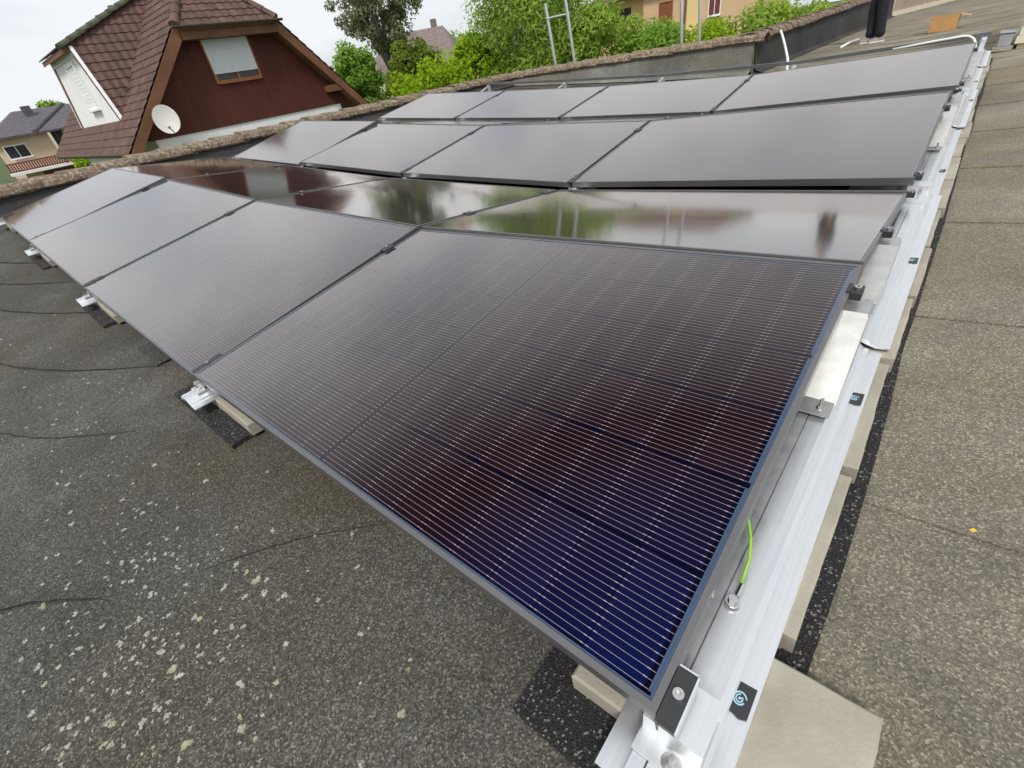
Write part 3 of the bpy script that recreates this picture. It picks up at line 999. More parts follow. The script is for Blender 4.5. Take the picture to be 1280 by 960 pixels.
mat_strip(-1.96, -1.402, -0.066, 0.46, 'black rubber mat under the slab below the first seam')
mat_strip(-3.70, -3.10, -0.062, 0.46, 'black rubber mat under the slab below the second seam')
mat_strip(-5.45, -4.84, -0.062, 0.46, 'black rubber mat under the slab below the third seam')

# --- clamps and brackets
SOCK = socketbolt(0.0065, 0.008).mesh('bolt', M['bolt'])
HEX = hexbolt(0.0075, 0.007).mesh('bolt', M['bolt'])
STUD = MB().tube([(0, 0, 0), (0, 0, 0.022)], 0.004, 8).mesh('stud', M['bolt'])

def frame_axes(row, j):
    mt = PM[(row, j)]
    return mt
rowname = {'A': 'front row', 'B': 'second row', 'C': 'third row', 'D': 'fourth row', 'E': 'rearmost row'}
seamname = ['first', 'second', 'third']
for row in COR:
    ylo, yhi = -HY, HY
    spots = {'A': (-HY + 0.06, HY - 0.20), 'B': (-HY + 0.10, HY - 0.33), 'C': (-HY + 0.05, HY - 0.20), 'D': (-HY + 0.1, HY - 0.3), 'E': (-HY + 0.05, HY - 0.2)}[row]
    for j in range(1, 4):
        for e, yl_ in enumerate(spots):
            a = on_panel(row, j - 1, (-HX if row in 'ACE' else HX), yl_, 0)
            c = on_panel(row, j, (HX if row in 'ACE' else -HX), yl_, 0)
            mt = PM[(row, j)].copy(); mt.translation = (a + c) / 2
            r = empty('mid_clamp', mat=mt)
            ln = 0.055 if e == 0 else 0.028
            b = MB().box(-0.021, 0.021, -ln, ln, 0.0005, 0.0045).box(-0.0065, 0.0065, -ln, ln, -0.04, 0.0004)
            b.build('clamp_body', M['black'], r)
            link('bolt', SOCK, r, Matrix.Translation((0, 0, 0.0045)))
            tag(r, 'small black clamp on the %s seam of the %s, at its %s end' % (seamname[j - 1], rowname[row], ('lower', 'upper')[e]), 'clamp', 'black clamps between panels')
    # end clamps on the right-hand frame
    for e, yl_ in enumerate({'A': (-HY + 0.030, HY - 0.115), 'B': (-HY + 0.045, HY - 0.37), 'C': (-HY + 0.035, HY - 0.25), 'D': (-HY + 0.05, HY - 0.3), 'E': (-HY + 0.05, HY - 0.2)}[row]):
        s = 1 if row in 'ACE' else -1
        c = on_panel(row, 0, s * HX, yl_, 0)
        mt = PM[(row, 0)].copy(); mt.translation = c
        r = empty('end_clamp', mat=mt)
        hl = 0.036 if (row == 'A' and e == 0) else 0.019
        if row == 'A' and e == 0:
            # black clamp plate with a silver lip
            b = MB().box(0.0012, 0.026, -hl, hl, -0.004, 0.0).box(0.0012, 0.004, -hl, hl, -0.045, -0.0041)
            b.build('clamp_body', M['black'], r)
            b2 = MB().box(0.0264, 0.029, -hl, hl, -0.020, 0.0012).box(0.002, 0.0263, hl + 0.0003, hl + 0.0025, -0.020, 0.0012)
            b2.build('clamp_lip', M['alu'], r)
            link('bolt', SOCK, r, Matrix.Translation((0.0145, 0.004, 0.0)) @ Matrix.Scale(1.1, 4))
        else:
            b = MB().box(s * 0.0012 - (0.022 if s < 0 else 0), s * 0.0012 + (0.022 if s > 0 else 0), -hl, hl, -0.018, 0.0).box(-0.008 if s > 0 else 0.0, 0.0 if s > 0 else 0.008, -hl, hl, 0.0006, 0.0036)
            b.build('clamp_body', M['black'], r)
            link('bolt', SOCK, r, Matrix.Translation((s * 0.012, 0, 0.0)) @ Matrix.Scale(1.15, 4))
        tag(r, 'black end clamp with silver bolt on the right frame of the %s, %s end' % (rowname[row], ('lower', 'upper')[e]), 'clamp', 'end clamps beside the silver rail')

def low_bracket(j, row, label, y_off=0.0):
    """bent aluminium seat between the rail and the low panel edge"""
    x = XJ[j]
    low = COR[row][0][j]
    s = 1 if row in 'ACE' else -1
    yb = low[1] + s * (0.02 + y_off)
    zt = low[2] - PH - 0.001
    zb = rz(x, yb) + RB + 0.0245
    r = empty('support_bracket', (x, yb, zb))
    h = max(0.02, zt - zb)
    xr = 0.050 if j == 0 else 0.035
    b = MB()
    b.box(-0.030, xr, -0.050 * s if s > 0 else 0.05, 0.052, 0.0, 0.004) if s > 0 else b.box(-0.030, xr, -0.052, 0.050, 0.0, 0.004)
    b.box(-0.028, xr - 0.002, -0.022, -0.018, 0.0042, h * 0.9)
    b.box(-0.028, xr - 0.002, 0.044, 0.048, 0.0042, h * 0.9)
    b.box(-0.028, xr - 0.002, -0.0222, 0.0482, h * 0.9 + 0.0002, h)
    b.build('bracket_plate', M['alu'], r)
    link('bolt', HEX, r, Matrix.Translation((xr - 0.032, -0.036 * s, 0.004)) @ Matrix.Scale(1.15, 4))
    link('stud', STUD, r, Matrix.Translation((xr - 0.032, -0.036 * s, 0.006)))
    tag(r, label, 'bracket', 'silver support brackets')

def high_bracket(j, row, label):
    x = XJ[j]
    mt = PM[(row, min(j, 3))]
    s = 1 if row in 'ACE' else -1
    yl_ = HY - (0.13 if row in 'AC' else 0.19 if row == 'E' else 0.38)
    top = mt @ Vector((s * HX if j == 0 else 0, yl_, -PH - 0.001))
    ytop = top.y
    ztop = top.z if j == 0 else (COR[row][1][j][2] - PH - 0.16 * (HY - yl_))
    yfoot = ytop - 0.20
    zf = rz(x, yfoot) + RB + 0.034
    r = empty('support_bracket', (x, yfoot, zf))
    dy, dz = ytop - yfoot, ztop - zf
    th = 0.0035
    b = MB()
    x0, x1 = -0.030, 0.030
    prof = [(-0.055, 0.0), (0.0, 0.0), (dy - 0.035, dz - th), (dy + 0.03, dz - th + 0.004)]
    up = [(p[0], p[1] + th + (0.001 if k in (1, 2) else 0)) for k, p in enumerate(prof)]
    poly = prof + up[::-1]
    b.extrude(poly, lambda p: (x0, p[0], p[1]), lambda p: (x1, p[0], p[1]))
    # side cheeks
    for xx in (x0 - 0.0026, x1 + 0.0004):
        b.extrude([(0.0, 0.0), (dy - 0.035, 0.0), (dy + 0.03, dz - th), (dy - 0.035, dz - th - 0.002)], lambda p: (xx, p[0], p[1]), lambda p: (xx + 0.0022, p[0], p[1]))
    b.build('bracket_plate', M['alu_dull'], r)
    link('bolt', HEX, r, Matrix.Translation((0.008, -0.028, th + 0.001)) @ Matrix.Scale(0.9, 4))
    link('stud', STUD, r, Matrix.Translation((0.008, -0.028, th + 0.002)))
    tag(r, label, 'bracket', 'silver support brackets')

jn = ['on the silver side rail', 'below the first seam', 'below the second seam', 'below the third seam', 'at the far left end']
for j in range(5):
    low_bracket(j, 'A', 'silver bracket under the front edge of the front row ' + jn[j])
    low_bracket(j, 'B', 'silver bracket under the lower edge of the second row ' + jn[j])
    low_bracket(j, 'C', 'silver bracket under the lower edge of the third row ' + jn[j])
    low_bracket(j, 'E', 'silver bracket under the lower edge of the rearmost row ' + jn[j])
for row in 'ABCDE':
    high_bracket(0, row, 'sloping silver support strut under the upper part of the %s at the side rail' % rowname[row])

# stickers with a round swirl emblem on the rail flange
for k, y in enumerate((0.113, 0.874, 1.697, 2.834, 3.75, 4.6, 5.5)):
    x = 0.060
    seg = sum(1 for c in [1.105, 2.42, 3.75, 5.05, 6.3] if y > c)
    dx, dz = (0.012, 0.009) if seg % 2 else (0.0, 0.0)
    r = empty('rail_sticker', (x + dx, y, rz(0, y) + RB + 0.0035 + dz + 0.0014 + rsl(0, y) * (x + dx)))
    r.rotation_euler.y = -math.atan(rsl(0, y))
    b = MB()
    hx, hy = 0.0160, 0.024
    b.extrude([(-hx, -hy), (-hx * 0.2, -hy * 0.92), (hx * 0.4, -hy * 1.05), (hx, -hy * 0.9), (hx, hy), (-hx, hy * 0.95)], lambda p: (p[0], p[1], -0.0005), lambda p: (p[0], p[1], 0.0004))
    b.build('sticker_sheet', M['sticker'], r)
    e = MB()
    for (ra, rb, a0, a1) in ((0.0095, 0.0075, 0.3, 5.9), (0.0060, 0.0042, 1.6, 7.2), (0.0026, 0.0, 0, 6.28)):
        n = 18
        vs_ = []
        for q in range(n + 1):
            a = a0 + (a1 - a0) * q / n
            sh = 0.0016 * (q / n)
            vs_ += [((ra - sh) * math.cos(a), (ra - sh) * math.sin(a) * 1.15, 0.0010), (max(rb - sh, 0) * math.cos(a), max(rb - sh, 0) * math.sin(a) * 1.15, 0.0010)]
        e.add(vs_, [(2 * q, 2 * q + 2, 2 * q + 3, 2 * q + 1) for q in range(n)])
    e.build('swirl_emblem', M['emblem'], r)
    tag(r, ['black sticker with pale blue swirl nearest the camera on the silver rail', 'black sticker with swirl on the rail beside the front row', 'black sticker on the rail beside the second row',
            'small dark sticker on the rail beside the third row', 'small dark sticker on the rail by the third ridge', 'small dark sticker on the rail before the rearmost row', 'small dark sticker on the far end of the rail'][k], 'sticker', 'stickers on the silver rail')

# earth wire
gw = MB()
mt_g, t_g, b_g = new_mat('green_yellow_insulation')
b_g.inputs['Roughness'].default_value = 0.45
t_g.links.new(ramp(t_g, noise(t_g, objvec(t_g), 3), [(0.3, (0.16, 0.42, 0.03)), (0.7, (0.30, 0.55, 0.05))]), b_g.inputs['Base Color'])
ew = empty('earth_wire', (0, 0, 0))
zr = rz(0, 0.25) + RB + 0.025
pts_w = [(-0.045, 0.40, zr + 0.06), (-0.022, 0.37, zr + 0.05), (-0.004, 0.335, zr + 0.040), (0.006, 0.30, zr + 0.028), (0.008, 0.262, zr + 0.014)]
gw.tube(pts_w, 0.0028, 8)
gw.build('insulated_wire', mt_g, ew, smooth=True)
lug = MB().tube([(0.010, 0.262, zr + 0.014), (0.009, 0.242, zr + 0.008)], 0.0042, 8)
lug.box(0.001, 0.014, 0.222, 0.243, zr + 0.003, zr + 0.006)
lug.build('cable_lug', M['bolt'], ew)
link('bolt', HEX, ew, Matrix.Translation((0.007, 0.231, zr + 0.006)))
tag(ew, 'green and yellow earth wire coming out under the near panel frame', 'wire')

# white tube and cables at the far right end
tb = MB()
tb.tube([(-0.02, 6.9, 0.06), (-0.05, 7.25, 0.13), (-0.08, 7.33, 0.165), (-0.12, 7.36, 0.188), (-0.17, 7.36, 0.196), (-0.25, 7.36, 0.19), (-0.46, 7.36, 0.176), (-0.75, 7.36, 0.150)], 0.011, 10)
tag(tb.build('conduit_tube', M['pipe'], smooth=True), 'white plastic conduit arching along the right end of the black beam', 'tube')
tb = MB()
tb.tube([(-2.05, 11.9, rz(-2.05, 11.9) + 0.02), (-2.06, 12.6, rz(-2, 12.6) + 0.03), (-2.04, 13.5, rz(-2, 13.5) + 0.02)], 0.025, 8)
tag(tb.build('cable', M['pipe'], smooth=True), 'pale cable lying on the felt to the left of the person', 'cable')
tb = MB()
tb.tube([(-2.50, 9.45, 0.42), (-2.44, 9.35, 0.36), (-2.36, 9.2, 0.28), (-2.27, 9.0, 0.20), (-2.14, 8.7, 0.08), (-2.08, 8.5, -0.02), (-2.0, 8.3, -0.07)], 0.017, 8)
tag(tb.build('cable', M['pipe'], smooth=True), 'white cable hanging down the black felt at the parapet corner', 'cable')
for k, (xa, xb) in enumerate(((-5.0, -4.2), (-3.2, -2.5), (-6.4, -5.6))):
    tb = MB()
    zz = rz(xa, 7.0)
    tb.tube([(xa, 6.6, zz + 0.12), (xa + 0.2, 7.1, zz + 0.17), (xa + 0.45, 7.3, zz + 0.12), (xb, 7.5, zz + 0.04)], 0.006, 6)
    tag(tb.build('cable', M['black'], smooth=True), 'thin black cable looping behind the rearmost row, ' + ['in the middle', 'towards the right', 'towards the left'][k], 'cable', 'black cables behind the rearmost row')

# ------------------------------------------------------------------ things on the far roof
# cardboard box, open, lying against the light
cbx = empty('cardboard_box', (-0.66, 12.65, rz(-0.66, 12.65) + 0.006))
b = MB()
for (x0, x1, y0, y1) in ((-0.19, 0.19, -0.15, -0.144), (-0.19, 0.19, 0.144, 0.15), (-0.19, -0.184, -0.1438, 0.1438), (0.184, 0.19, -0.1438, 0.1438)):
    b.box(x0, x1, y0, y1, 0.0, 0.22)
b.box(-0.183, 0.183, -0.143, 0.143, 0.002, 0.008)
b.build('box_body', M['card'], cbx)
for s in (-1, 1):
    f = MB(); f.box(-0.004, 0.0, -0.14, 0.14, 0.0, 0.15)
    o = f.build('flap', M['card'], cbx); o.location = (s * 0.192 + (0.004 if s > 0 else 0), 0, 0.221); o.rotation_euler = (0, s * 1.9, 0)
tag(cbx, 'open orange-brown cardboard box on the far roof', 'box')

# stepped cream chimney base with a beige shaft, right edge
ch = empty('chimney', (0.78, 8.4, 0))
zf = rz(0.3, 8.0)
for k in range(3):
    MB().box(-0.52 + 0.012 * k, 0.52, -0.50 + 0.012 * k, 0.5, 0.035 + k * 0.072, 0.035 + k * 0.072 + 0.068).build('base_course', M['cream'], ch)
MB().box(-0.49, 0.50, -0.47, 0.48, -0.15, 0.262).build('base_core', M['cream'], ch)
MB().box(-0.52, 0.52, -0.50, 0.5, 0.0, 1.5).build('shaft', M['beige'], ch).location = (0.04, 0.03, 0.263)
MB().box(-0.60, 0.60, -0.58, 0.58, 0.0, 0.09).build('cap', M['cream'], ch, bevel=0.01).location = (0.04, 0.03, 1.764)
tag(ch, 'stepped cream chimney base with beige shaft at the upper right edge', 'chimney')
gb = MB().box(-0.055, 0.055, -0.16, 0.16, 0.0, 0.115).box(-0.065, 0.065, -0.17, 0.17, 0.116, 0.128)
o = gb.build('metal_box', M['grey_block'], bevel=0.003); o.location = (0.178, 8.05, rz(0.18, 8.05) + 0.045)
st = MB().box(-0.08, 0.08, -0.2, 0.2, 0.0, 0.036).build('foot', M['slab'], o); st.location = (0, 0, -0.038)
tag(o, 'small grey metal box beside the cream chimney base', 'box')

# beige building part far back on the roof
bb = empty('beige_building', (-2.77, 22.8, rz(-2.7, 22.8)))
dv = Vector((0.97, 6.2, 0)).normalized(); lv = Vector((-1, 0.12, 0)).normalized()
def quadbox(p, a, c, la, lc, z0, z1):
    P = [p, p + a * la, p + a * la + c * lc, p + c * lc]
    return [(q.x, q.y, z0) for q in P] + [(q.x, q.y, z1) for q in P]
QF = [(3, 2, 1, 0), (4, 5, 6, 7), (0, 1, 5, 4), (1, 2, 6, 5), (2, 3, 7, 6), (3, 0, 4, 7)]
MB().add(quadbox(Vector((0, 0, 0)), dv, lv, 14.0, 0.9, -0.3, 1.12), QF).build('wall', M['beige'], bb)
MB().add(quadbox(Vector((0.06, -0.06, 0)), dv, lv, 14.1, 1.05, -0.05, 0.12), QF).build('base_trim', M['cream'], bb)
MB().add(quadbox(Vector((0.10, -0.12, 0)), dv, lv, 14.3, 1.2, 1.121, 1.22), QF).build('roof_edge', M['gutter'], bb)
MB().add(quadbox(Vector((0.03, -0.03, 0)), dv, lv, 0.22, 0.25, 0.121, 1.11), QF).build('corner_trim', M['cream'], bb)
tag(bb, 'beige walled building part with cream base trim far back on the roof', 'building')

# ladders leaning on the outside of the back parapet
def ladder(x0, x1, y, zb, zt, rungs, label, lean):
    r = empty('ladder', (x0, y, zb))
    for x in (x0, x1):
        q = MB()
        q.extrude([(-0.013, -0.032), (0.013, -0.032), (0.013, 0.032), (-0.013, 0.032)], lambda p: (x - x0 + p[0], p[1] + lean, 0), lambda p: (x - x0 + p[0], p[1], zt - zb))
        q.build('stile', M['alu'], r)
    for z in rungs:
        t = (z - zb) / (zt - zb)
        q = MB().tube([(0.0131, lean * (1 - t), z - zb), (x1 - x0 - 0.0131, lean * (1 - t), z - zb)], 0.016, 8)
        rg = q.build('rung', M['alu'], r)
    tag(r, label, 'ladder', 'aluminium ladders at the back parapet')
    return r
ladder(-6.97, -6.48, 9.42, -4.6, 1.46, [1.22, 0.30] + [0.02 - 0.28 * k for k in range(16)], 'aluminium ladder with one high rung against the willow', 1.2)
ladder(-4.16, -3.84, 9.42, -4.6, 1.32, [0.33] + [0.05 - 0.28 * k for k in range(16)], 'narrow aluminium ladder in front of the yellow house', 1.2)

# ------------------------------------------------------------------ person
def skin_obj(name, verts, edges, radii, mat, parent, root=0, sub=2):
    me = bpy.data.meshes.new(name)
    me.from_pydata(verts, edges, [])
    me.materials.append(mat)
    o = link(name, me, parent)
    me.skin_vertices.new() if hasattr(me.skin_vertices, 'new') and not me.skin_vertices else None
    md = o.modifiers.new('skin', 'SKIN')
    md.use_smooth_shade = True
    if not me.skin_vertices:
        bm = bmesh.new(); bm.from_mesh(me); bm.verts.layers.skin.verify(); bm.to_mesh(me); bm.free()
    for k, sv in enumerate(me.skin_vertices[0].data):
        r = radii[k]
        sv.radius = (r, r) if isinstance(r, (int, float)) else r
        sv.use_root = (k == root)
    sd = o.modifiers.new('subdiv', 'SUBSURF'); sd.levels = sub; sd.render_levels = sub
    return o
PZ = rz(-1.62, 12.2) + 0.008
pr = empty('person', (-1.66, 12.25, PZ))
pr.rotation_euler.z = math.radians(-52)
# body: hips, spine, head, arms, legs
V_ = [(0, 0, 0.92), (0, 0.0, 1.10), (0, -0.01, 1.32), (0, 0.0, 1.47), (0, -0.02, 1.56), (0, -0.03, 1.68),
      (-0.18, 0, 1.42), (-0.23, 0.02, 1.14), (-0.22, -0.08, 0.90), (0.18, 0, 1.42), (0.23, 0.02, 1.14), (0.22, -0.08, 0.90),
      (-0.09, 0, 0.86), (-0.085, -0.015, 0.48), (-0.08, 0.03, 0.10), (0.09, 0, 0.86), (0.09, 0.03, 0.48), (0.085, 0.10, 0.10)]
E_ = [(0, 1), (1, 2), (2, 3), (3, 4), (4, 5), (2, 6), (6, 7), (7, 8), (2, 9), (9, 10), (10, 11), (0, 12), (12, 13), (13, 14), (0, 15), (15, 16), (16, 17)]
R_ = [(0.13, 0.10), (0.12, 0.09), (0.15, 0.10), (0.06, 0.06), (0.055, 0.06), (0.075, 0.095), 0.055, 0.042, 0.032, 0.055, 0.042, 0.032, 0.075, 0.055, 0.036, 0.075, 0.055, 0.036]
body = skin_obj('body', V_, E_, R_, M['skin'], pr)
tr_v = [(0, 0, 0.95), (-0.09, 0, 0.85), (-0.088, -0.015, 0.50), (-0.083, 0.02, 0.26), (-0.08, 0.03, 0.075), (0.09, 0, 0.85), (0.092, 0.03, 0.50), (0.088, 0.07, 0.26), (0.086, 0.10, 0.075), (0, 0, 1.04)]
skin_obj('trousers', tr_v, [(0, 1), (1, 2), (2, 3), (3, 4), (0, 5), (5, 6), (6, 7), (7, 8), (0, 9)], [(0.155, 0.12), 0.10, 0.088, 0.085, 0.088, 0.10, 0.088, 0.085, 0.088, (0.145, 0.11)], M['trousers'], pr)
sh_v = [(0, 0, 0.98), (0, 0.0, 1.15), (0, -0.01, 1.33), (0, 0, 1.45), (-0.19, 0, 1.42), (-0.235, 0.02, 1.16), (-0.225, -0.06, 0.97), (0.19, 0, 1.42), (0.235, 0.02, 1.16), (0.225, -0.06, 0.97)]
skin_obj('shirt', sh_v, [(0, 1), (1, 2), (2, 3), (2, 4), (4, 5), (5, 6), (2, 7), (7, 8), (8, 9)], [(0.16, 0.125), (0.15, 0.115), (0.17, 0.12), (0.075, 0.07), 0.07, 0.055, 0.045, 0.07, 0.055, 0.045], M['shirt'], pr)
skin_obj('hair', [(0, 0.0, 1.74), (0, 0.03, 1.68), (0, 0.03, 1.62)], [(0, 1), (1, 2)], [(0.072, 0.085), (0.082, 0.088), 0.06], M['hair'], pr)
# hands with five fingers, and a face
for s in (-1, 1):
    hv = [(s * 0.22, -0.08, 0.90), (s * 0.22, -0.10, 0.84), (s * 0.22, -0.115, 0.79)]
    he = [(0, 1), (1, 2)]
    hr = [0.024, (0.020, 0.034), (0.016, 0.032)]
    for q in range(4):
        yy = -0.085 - 0.019 * q
        ln = [0.062, 0.074, 0.078, 0.066][q]
        i0 = len(hv)
        hv += [(s * 0.217, yy, 0.785 - ln * 0.45), (s * 0.207, yy - 0.004, 0.785 - ln)]
        he += [(2, i0), (i0, i0 + 1)]
        hr += [0.0085, 0.0075]
    i0 = len(hv)
    hv += [(s * 0.205, -0.135, 0.825), (s * 0.20, -0.15, 0.79)]
    he += [(1, i0), (i0, i0 + 1)]
    hr += [0.011, 0.009]
    skin_obj('hand', hv, he, hr, M['skin'], pr, sub=1)
fb = MB()
fb.add([(-0.014, -0.118, 1.655), (0.014, -0.118, 1.655), (0, -0.118, 1.70), (0, -0.145, 1.662)], [(0, 1, 3), (1, 2, 3), (2, 0, 3), (0, 2, 1)])
fb.build('nose', M['skin'], pr)
for s in (-1, 1):
    MB().tube([(s * 0.032, -0.128, 1.695), (s * 0.032, -0.118, 1.695)], 0.011, 8).build('eye', M['hair'], pr)
    MB().tube([(s * 0.078, -0.03, 1.66), (s * 0.092, -0.025, 1.70), (s * 0.078, -0.02, 1.715)], 0.011, 6).build('ear', M['skin'], pr)
MB().tube([(-0.024, -0.118, 1.632), (0.0, -0.124, 1.629), (0.024, -0.118, 1.632)], 0.005, 6).build('mouth', M['maroon'], pr)
for s, yy in ((-1, 0.03), (1, 0.10)):
    sx = s * 0.083
    u = MB()
    prof_ = [(0.085, 0.042, 0.085), (0.06, 0.046, 0.10), (0.0, 0.047, 0.095), (-0.07, 0.050, 0.065), (-0.14, 0.046, 0.045), (-0.175, 0.028, 0.03)]
    vs_, fs_ = [], []
    for (py, hw, hh) in prof_:
        for k in range(7):
            a = math.pi * k / 6
            vs_.append((sx + hw * math.cos(a), yy + py, 0.018 + max(0.0, hh * math.sin(a) ** 0.7)))
    for i in range(5):
        for k in range(6):
            fs_.append((i * 7 + k, i * 7 + k + 1, (i + 1) * 7 + k + 1, (i + 1) * 7 + k))
    fs_ += [tuple(range(7)), tuple(range(41, 34, -1))]
    u.add(vs_, fs_)
    sh = u.build('shoe', M['shoe'], pr, smooth=True)
    sl2 = MB()
    pts2 = [(sx + hw * 1.06 * sg, yy + py) for sg, seq in ((1, prof_), (-1, prof_[::-1])) for (py, hw, hh) in seq]
    sl2.extrude(pts2, lambda p: (p[0], p[1], 0.0), lambda p: (p[0], p[1], 0.026))
    sl2.build('sole', M['sole'], sh)
tag(pr, 'standing person in dark trousers and pale-soled shoes, seen from the legs down', 'person')

# ------------------------------------------------------------------ brown gabled house on the left
def tile_mesh(wd, ln):
    b = MB()
    n = 8
    up, dn = [], []
    for k in range(n + 1):
        t = k / n
        x = (t - 0.5) * wd * 1.03
        h = 0.026 * (0.5 - 0.5 * math.cos(2 * math.pi * t * 1.0)) ** 0.8
        up.append((x, h))
    vs_ = [(x, -0.04, h + 0.030) for x, h in up] + [(x, ln, h + 0.006) for x, h in up] + [(x, -0.04, h + 0.008) for x, h in up]
    m_ = n + 1
    fs_ = []
    for k in range(n):
        fs_.append((k, k + 1, m_ + k + 1, m_ + k))
        fs_.append((k + 1, k, 2 * m_ + k, 2 * m_ + k + 1))
    b.add(vs_, fs_)
    return b
TW, TLN = 0.225, 0.25
TB = tile_mesh(TW, TLN)
TILE = TB.mesh('roof_tile', M['tile'])
RIDGE = None
def ridge_mesh():
    b = MB()
    n = 6
    vs_ = []
    for (yy, sc) in ((0, 1.0), (0.42, 0.86)):
        vs_ += [(-math.cos(math.pi * k / n) * 0.13 * sc, yy, math.sin(math.pi * k / n) * 0.11 * sc) for k in range(n + 1)]
    b.add(vs_, [(k, k + 1, n + 2 + k, n + 1 + k) for k in range(n)] + [tuple(range(n + 1))])
    return b
RIDGEM = ridge_mesh().mesh('ridge_tile', M['tile'])
RIDGEMOSS = ridge_mesh().mesh('ridge_tile', M['tile_moss'])

def tile_field(O, u, v, nu, nv, inside, acc):
    """O: lower-left corner on the slope, u along the eave, v up the slope"""
    n = u.cross(v).normalized()
    if n.z < 0:
        n = -n
        flip = True
    else:
        flip = False
    uu = v.cross(n)
    R3 = Matrix((uu, v, n)).transposed().to_4x4()
    for j in range(nv):
        for i in range(nu):
            c = O + u * ((i + 0.5) * TW) + v * (j * TLN)
            if not inside(c + v * (TLN * 0.5)):
                continue
            mm = R3.copy(); mm.translation = c
            acc.append(mm)

house = empty('gabled_house', (-21.0, 7.12, -4.6))
HOFF = Vector((21.0, -7.12, 4.6))     # world -> local
def hb(mb, name, mat, parent=house, **k):
    o = mb.build(name, mat, parent, **k)
    if parent is house:
        o.location = HOFF
    return o
YC, YE0, ZE, SL = 7.12, 3.39, 0.12, 1.05
ZR = ZE + SL * (YC - YE0)             # ridge
XG, XB = -16.0, -26.6                 # verge planes, near and far
XW = -16.38                           # gable wall
zs = lambda y: ZE + SL * ((y if y < YC else 2 * YC - y) - YE0)
# roof shell (under the tiles)
th = 0.10
b = MB()
for s in (1, -1):
    ye = YE0 if s > 0 else 2 * YC - YE0
    hx = 2.62; yh = YE0 + (hx - ZE) / SL; yh = yh if s > 0 else 2 * YC - yh
    xr = XG - 1.45
    top = [(XG, ye, ZE), (XG, yh, hx), (xr, YC, ZR), (XB, YC, ZR), (XB, ye, ZE)]
    bot = [(x, y, z - th) for x, y, z in top]
    n = 5
    b.add(top + bot, [tuple(range(n)), tuple(range(2 * n - 1, n - 1, -1))] + [(k, (k + 1) % n, n + (k + 1) % n, n + k) for k in range(n)])
yh0, yh1 = YE0 + (2.62 - ZE) / SL, 2 * YC - (YE0 + (2.62 - ZE) / SL)
hip = [(XG + 0.12, yh0 - 0.06, 2.55), (XG + 0.12, yh1 + 0.06, 2.55), (XG - 1.45, YC, ZR)]
b.add(hip + [(x - 0.02, y, z - 0.09) for x, y, z in hip], [(0, 1, 2), (5, 4, 3), (0, 3, 4, 1), (1, 4, 5, 2), (2, 5, 3, 0)])
roofp = hb(b, 'roof', M['wood'])
# walls
gw_ = MB()
zc = 0.25
prof = [(YE0 + 0.62, zc), (YE0 + 0.62, zs(YE0 + 0.62) - 0.12), (yh0 + 0.05, 2.50), (yh1 - 0.05, 2.50), (2 * YC - YE0 - 0.62, zs(YE0 + 0.62) - 0.12), (2 * YC - YE0 - 0.62, zc)]
gw_.extrude(prof, lambda p: (XW, p[0], p[1]), lambda p: (XW - 0.25, p[0], p[1]))
hb(gw_, 'gable_wall', M['brown_wall'])
lw = MB().box(XB + 0.5, XW - 0.03, YE0 + 0.75, 2 * YC - YE0 - 0.8, -4.6, zc - 0.002)
hb(lw, 'wall', M['white_wall'])
for yy in (YE0 + 0.68, YE0 + 1.2, YE0 + 1.75):
    hb(MB().box(XW - 0.028, XW + 0.0, yy, yy + 0.05, -4.6, zc - 0.35), 'timber_strip', M['wood'])
# barge boards along the verges and the half hip
for nm, pts_b in (('barge_board', [(YE0 - 0.02, ZE), (yh0, 2.62)]), ('barge_board', [(2 * YC - YE0 + 0.02, ZE), (yh1, 2.62)])):
    (ya, za), (yb_, zb_) = pts_b
    q = MB()
    q.add([(XG + 0.03, ya, za - 0.30), (XG + 0.03, yb_, zb_ - 0.36), (XG + 0.03, yb_, zb_ - 0.02), (XG + 0.03, ya, za - 0.01),
           (XG - 0.36, ya, za - 0.30), (XG - 0.36, yb_, zb_ - 0.36), (XG - 0.36, yb_, zb_ - 0.105), (XG - 0.36, ya, za - 0.105)],
          [(0, 1, 2, 3), (7, 6, 5, 4), (0, 4, 5, 1), (2, 6, 7, 3), (0, 3, 7, 4), (1, 5, 6, 2)])
    hb(q, nm, M['wood'])
q = MB().box(XG - 0.34, XG + 0.05, yh0 + 0.02, yh1 - 0.02, 2.27, 2.46)
hb(q, 'barge_board', M['wood'])
q = MB()
q.extrude([(0.0, 0.0), (0.08, -0.06), (0.14, -0.02), (0.14, 0.0)], lambda p: (XG + 0.10 + p[0], yh0 - 0.18, 2.56 + p[1]), lambda p: (XG + 0.10 + p[0], yh1 + 0.18, 2.56 + p[1]))
hb(q, 'gutter', M['gutter'])
q = MB()
q.extrude([(0.0, 0.0), (-0.06, -0.09), (-0.13, -0.02), (-0.13, 0.0)], lambda p: (XG + 0.02, YE0 + p[0], ZE - 0.03 + p[1]), lambda p: (XB, YE0 + p[0], ZE - 0.03 + p[1]))
hb(q, 'gutter', M['gutter'])
# tie-beam ends under the right verge
q = MB().box(XW, XG - 0.02, 2 * YC - YE0 - 1.25, 2 * YC - YE0 - 0.62, 0.62, 0.80)
hb(q, 'beam_end', M['wood'])
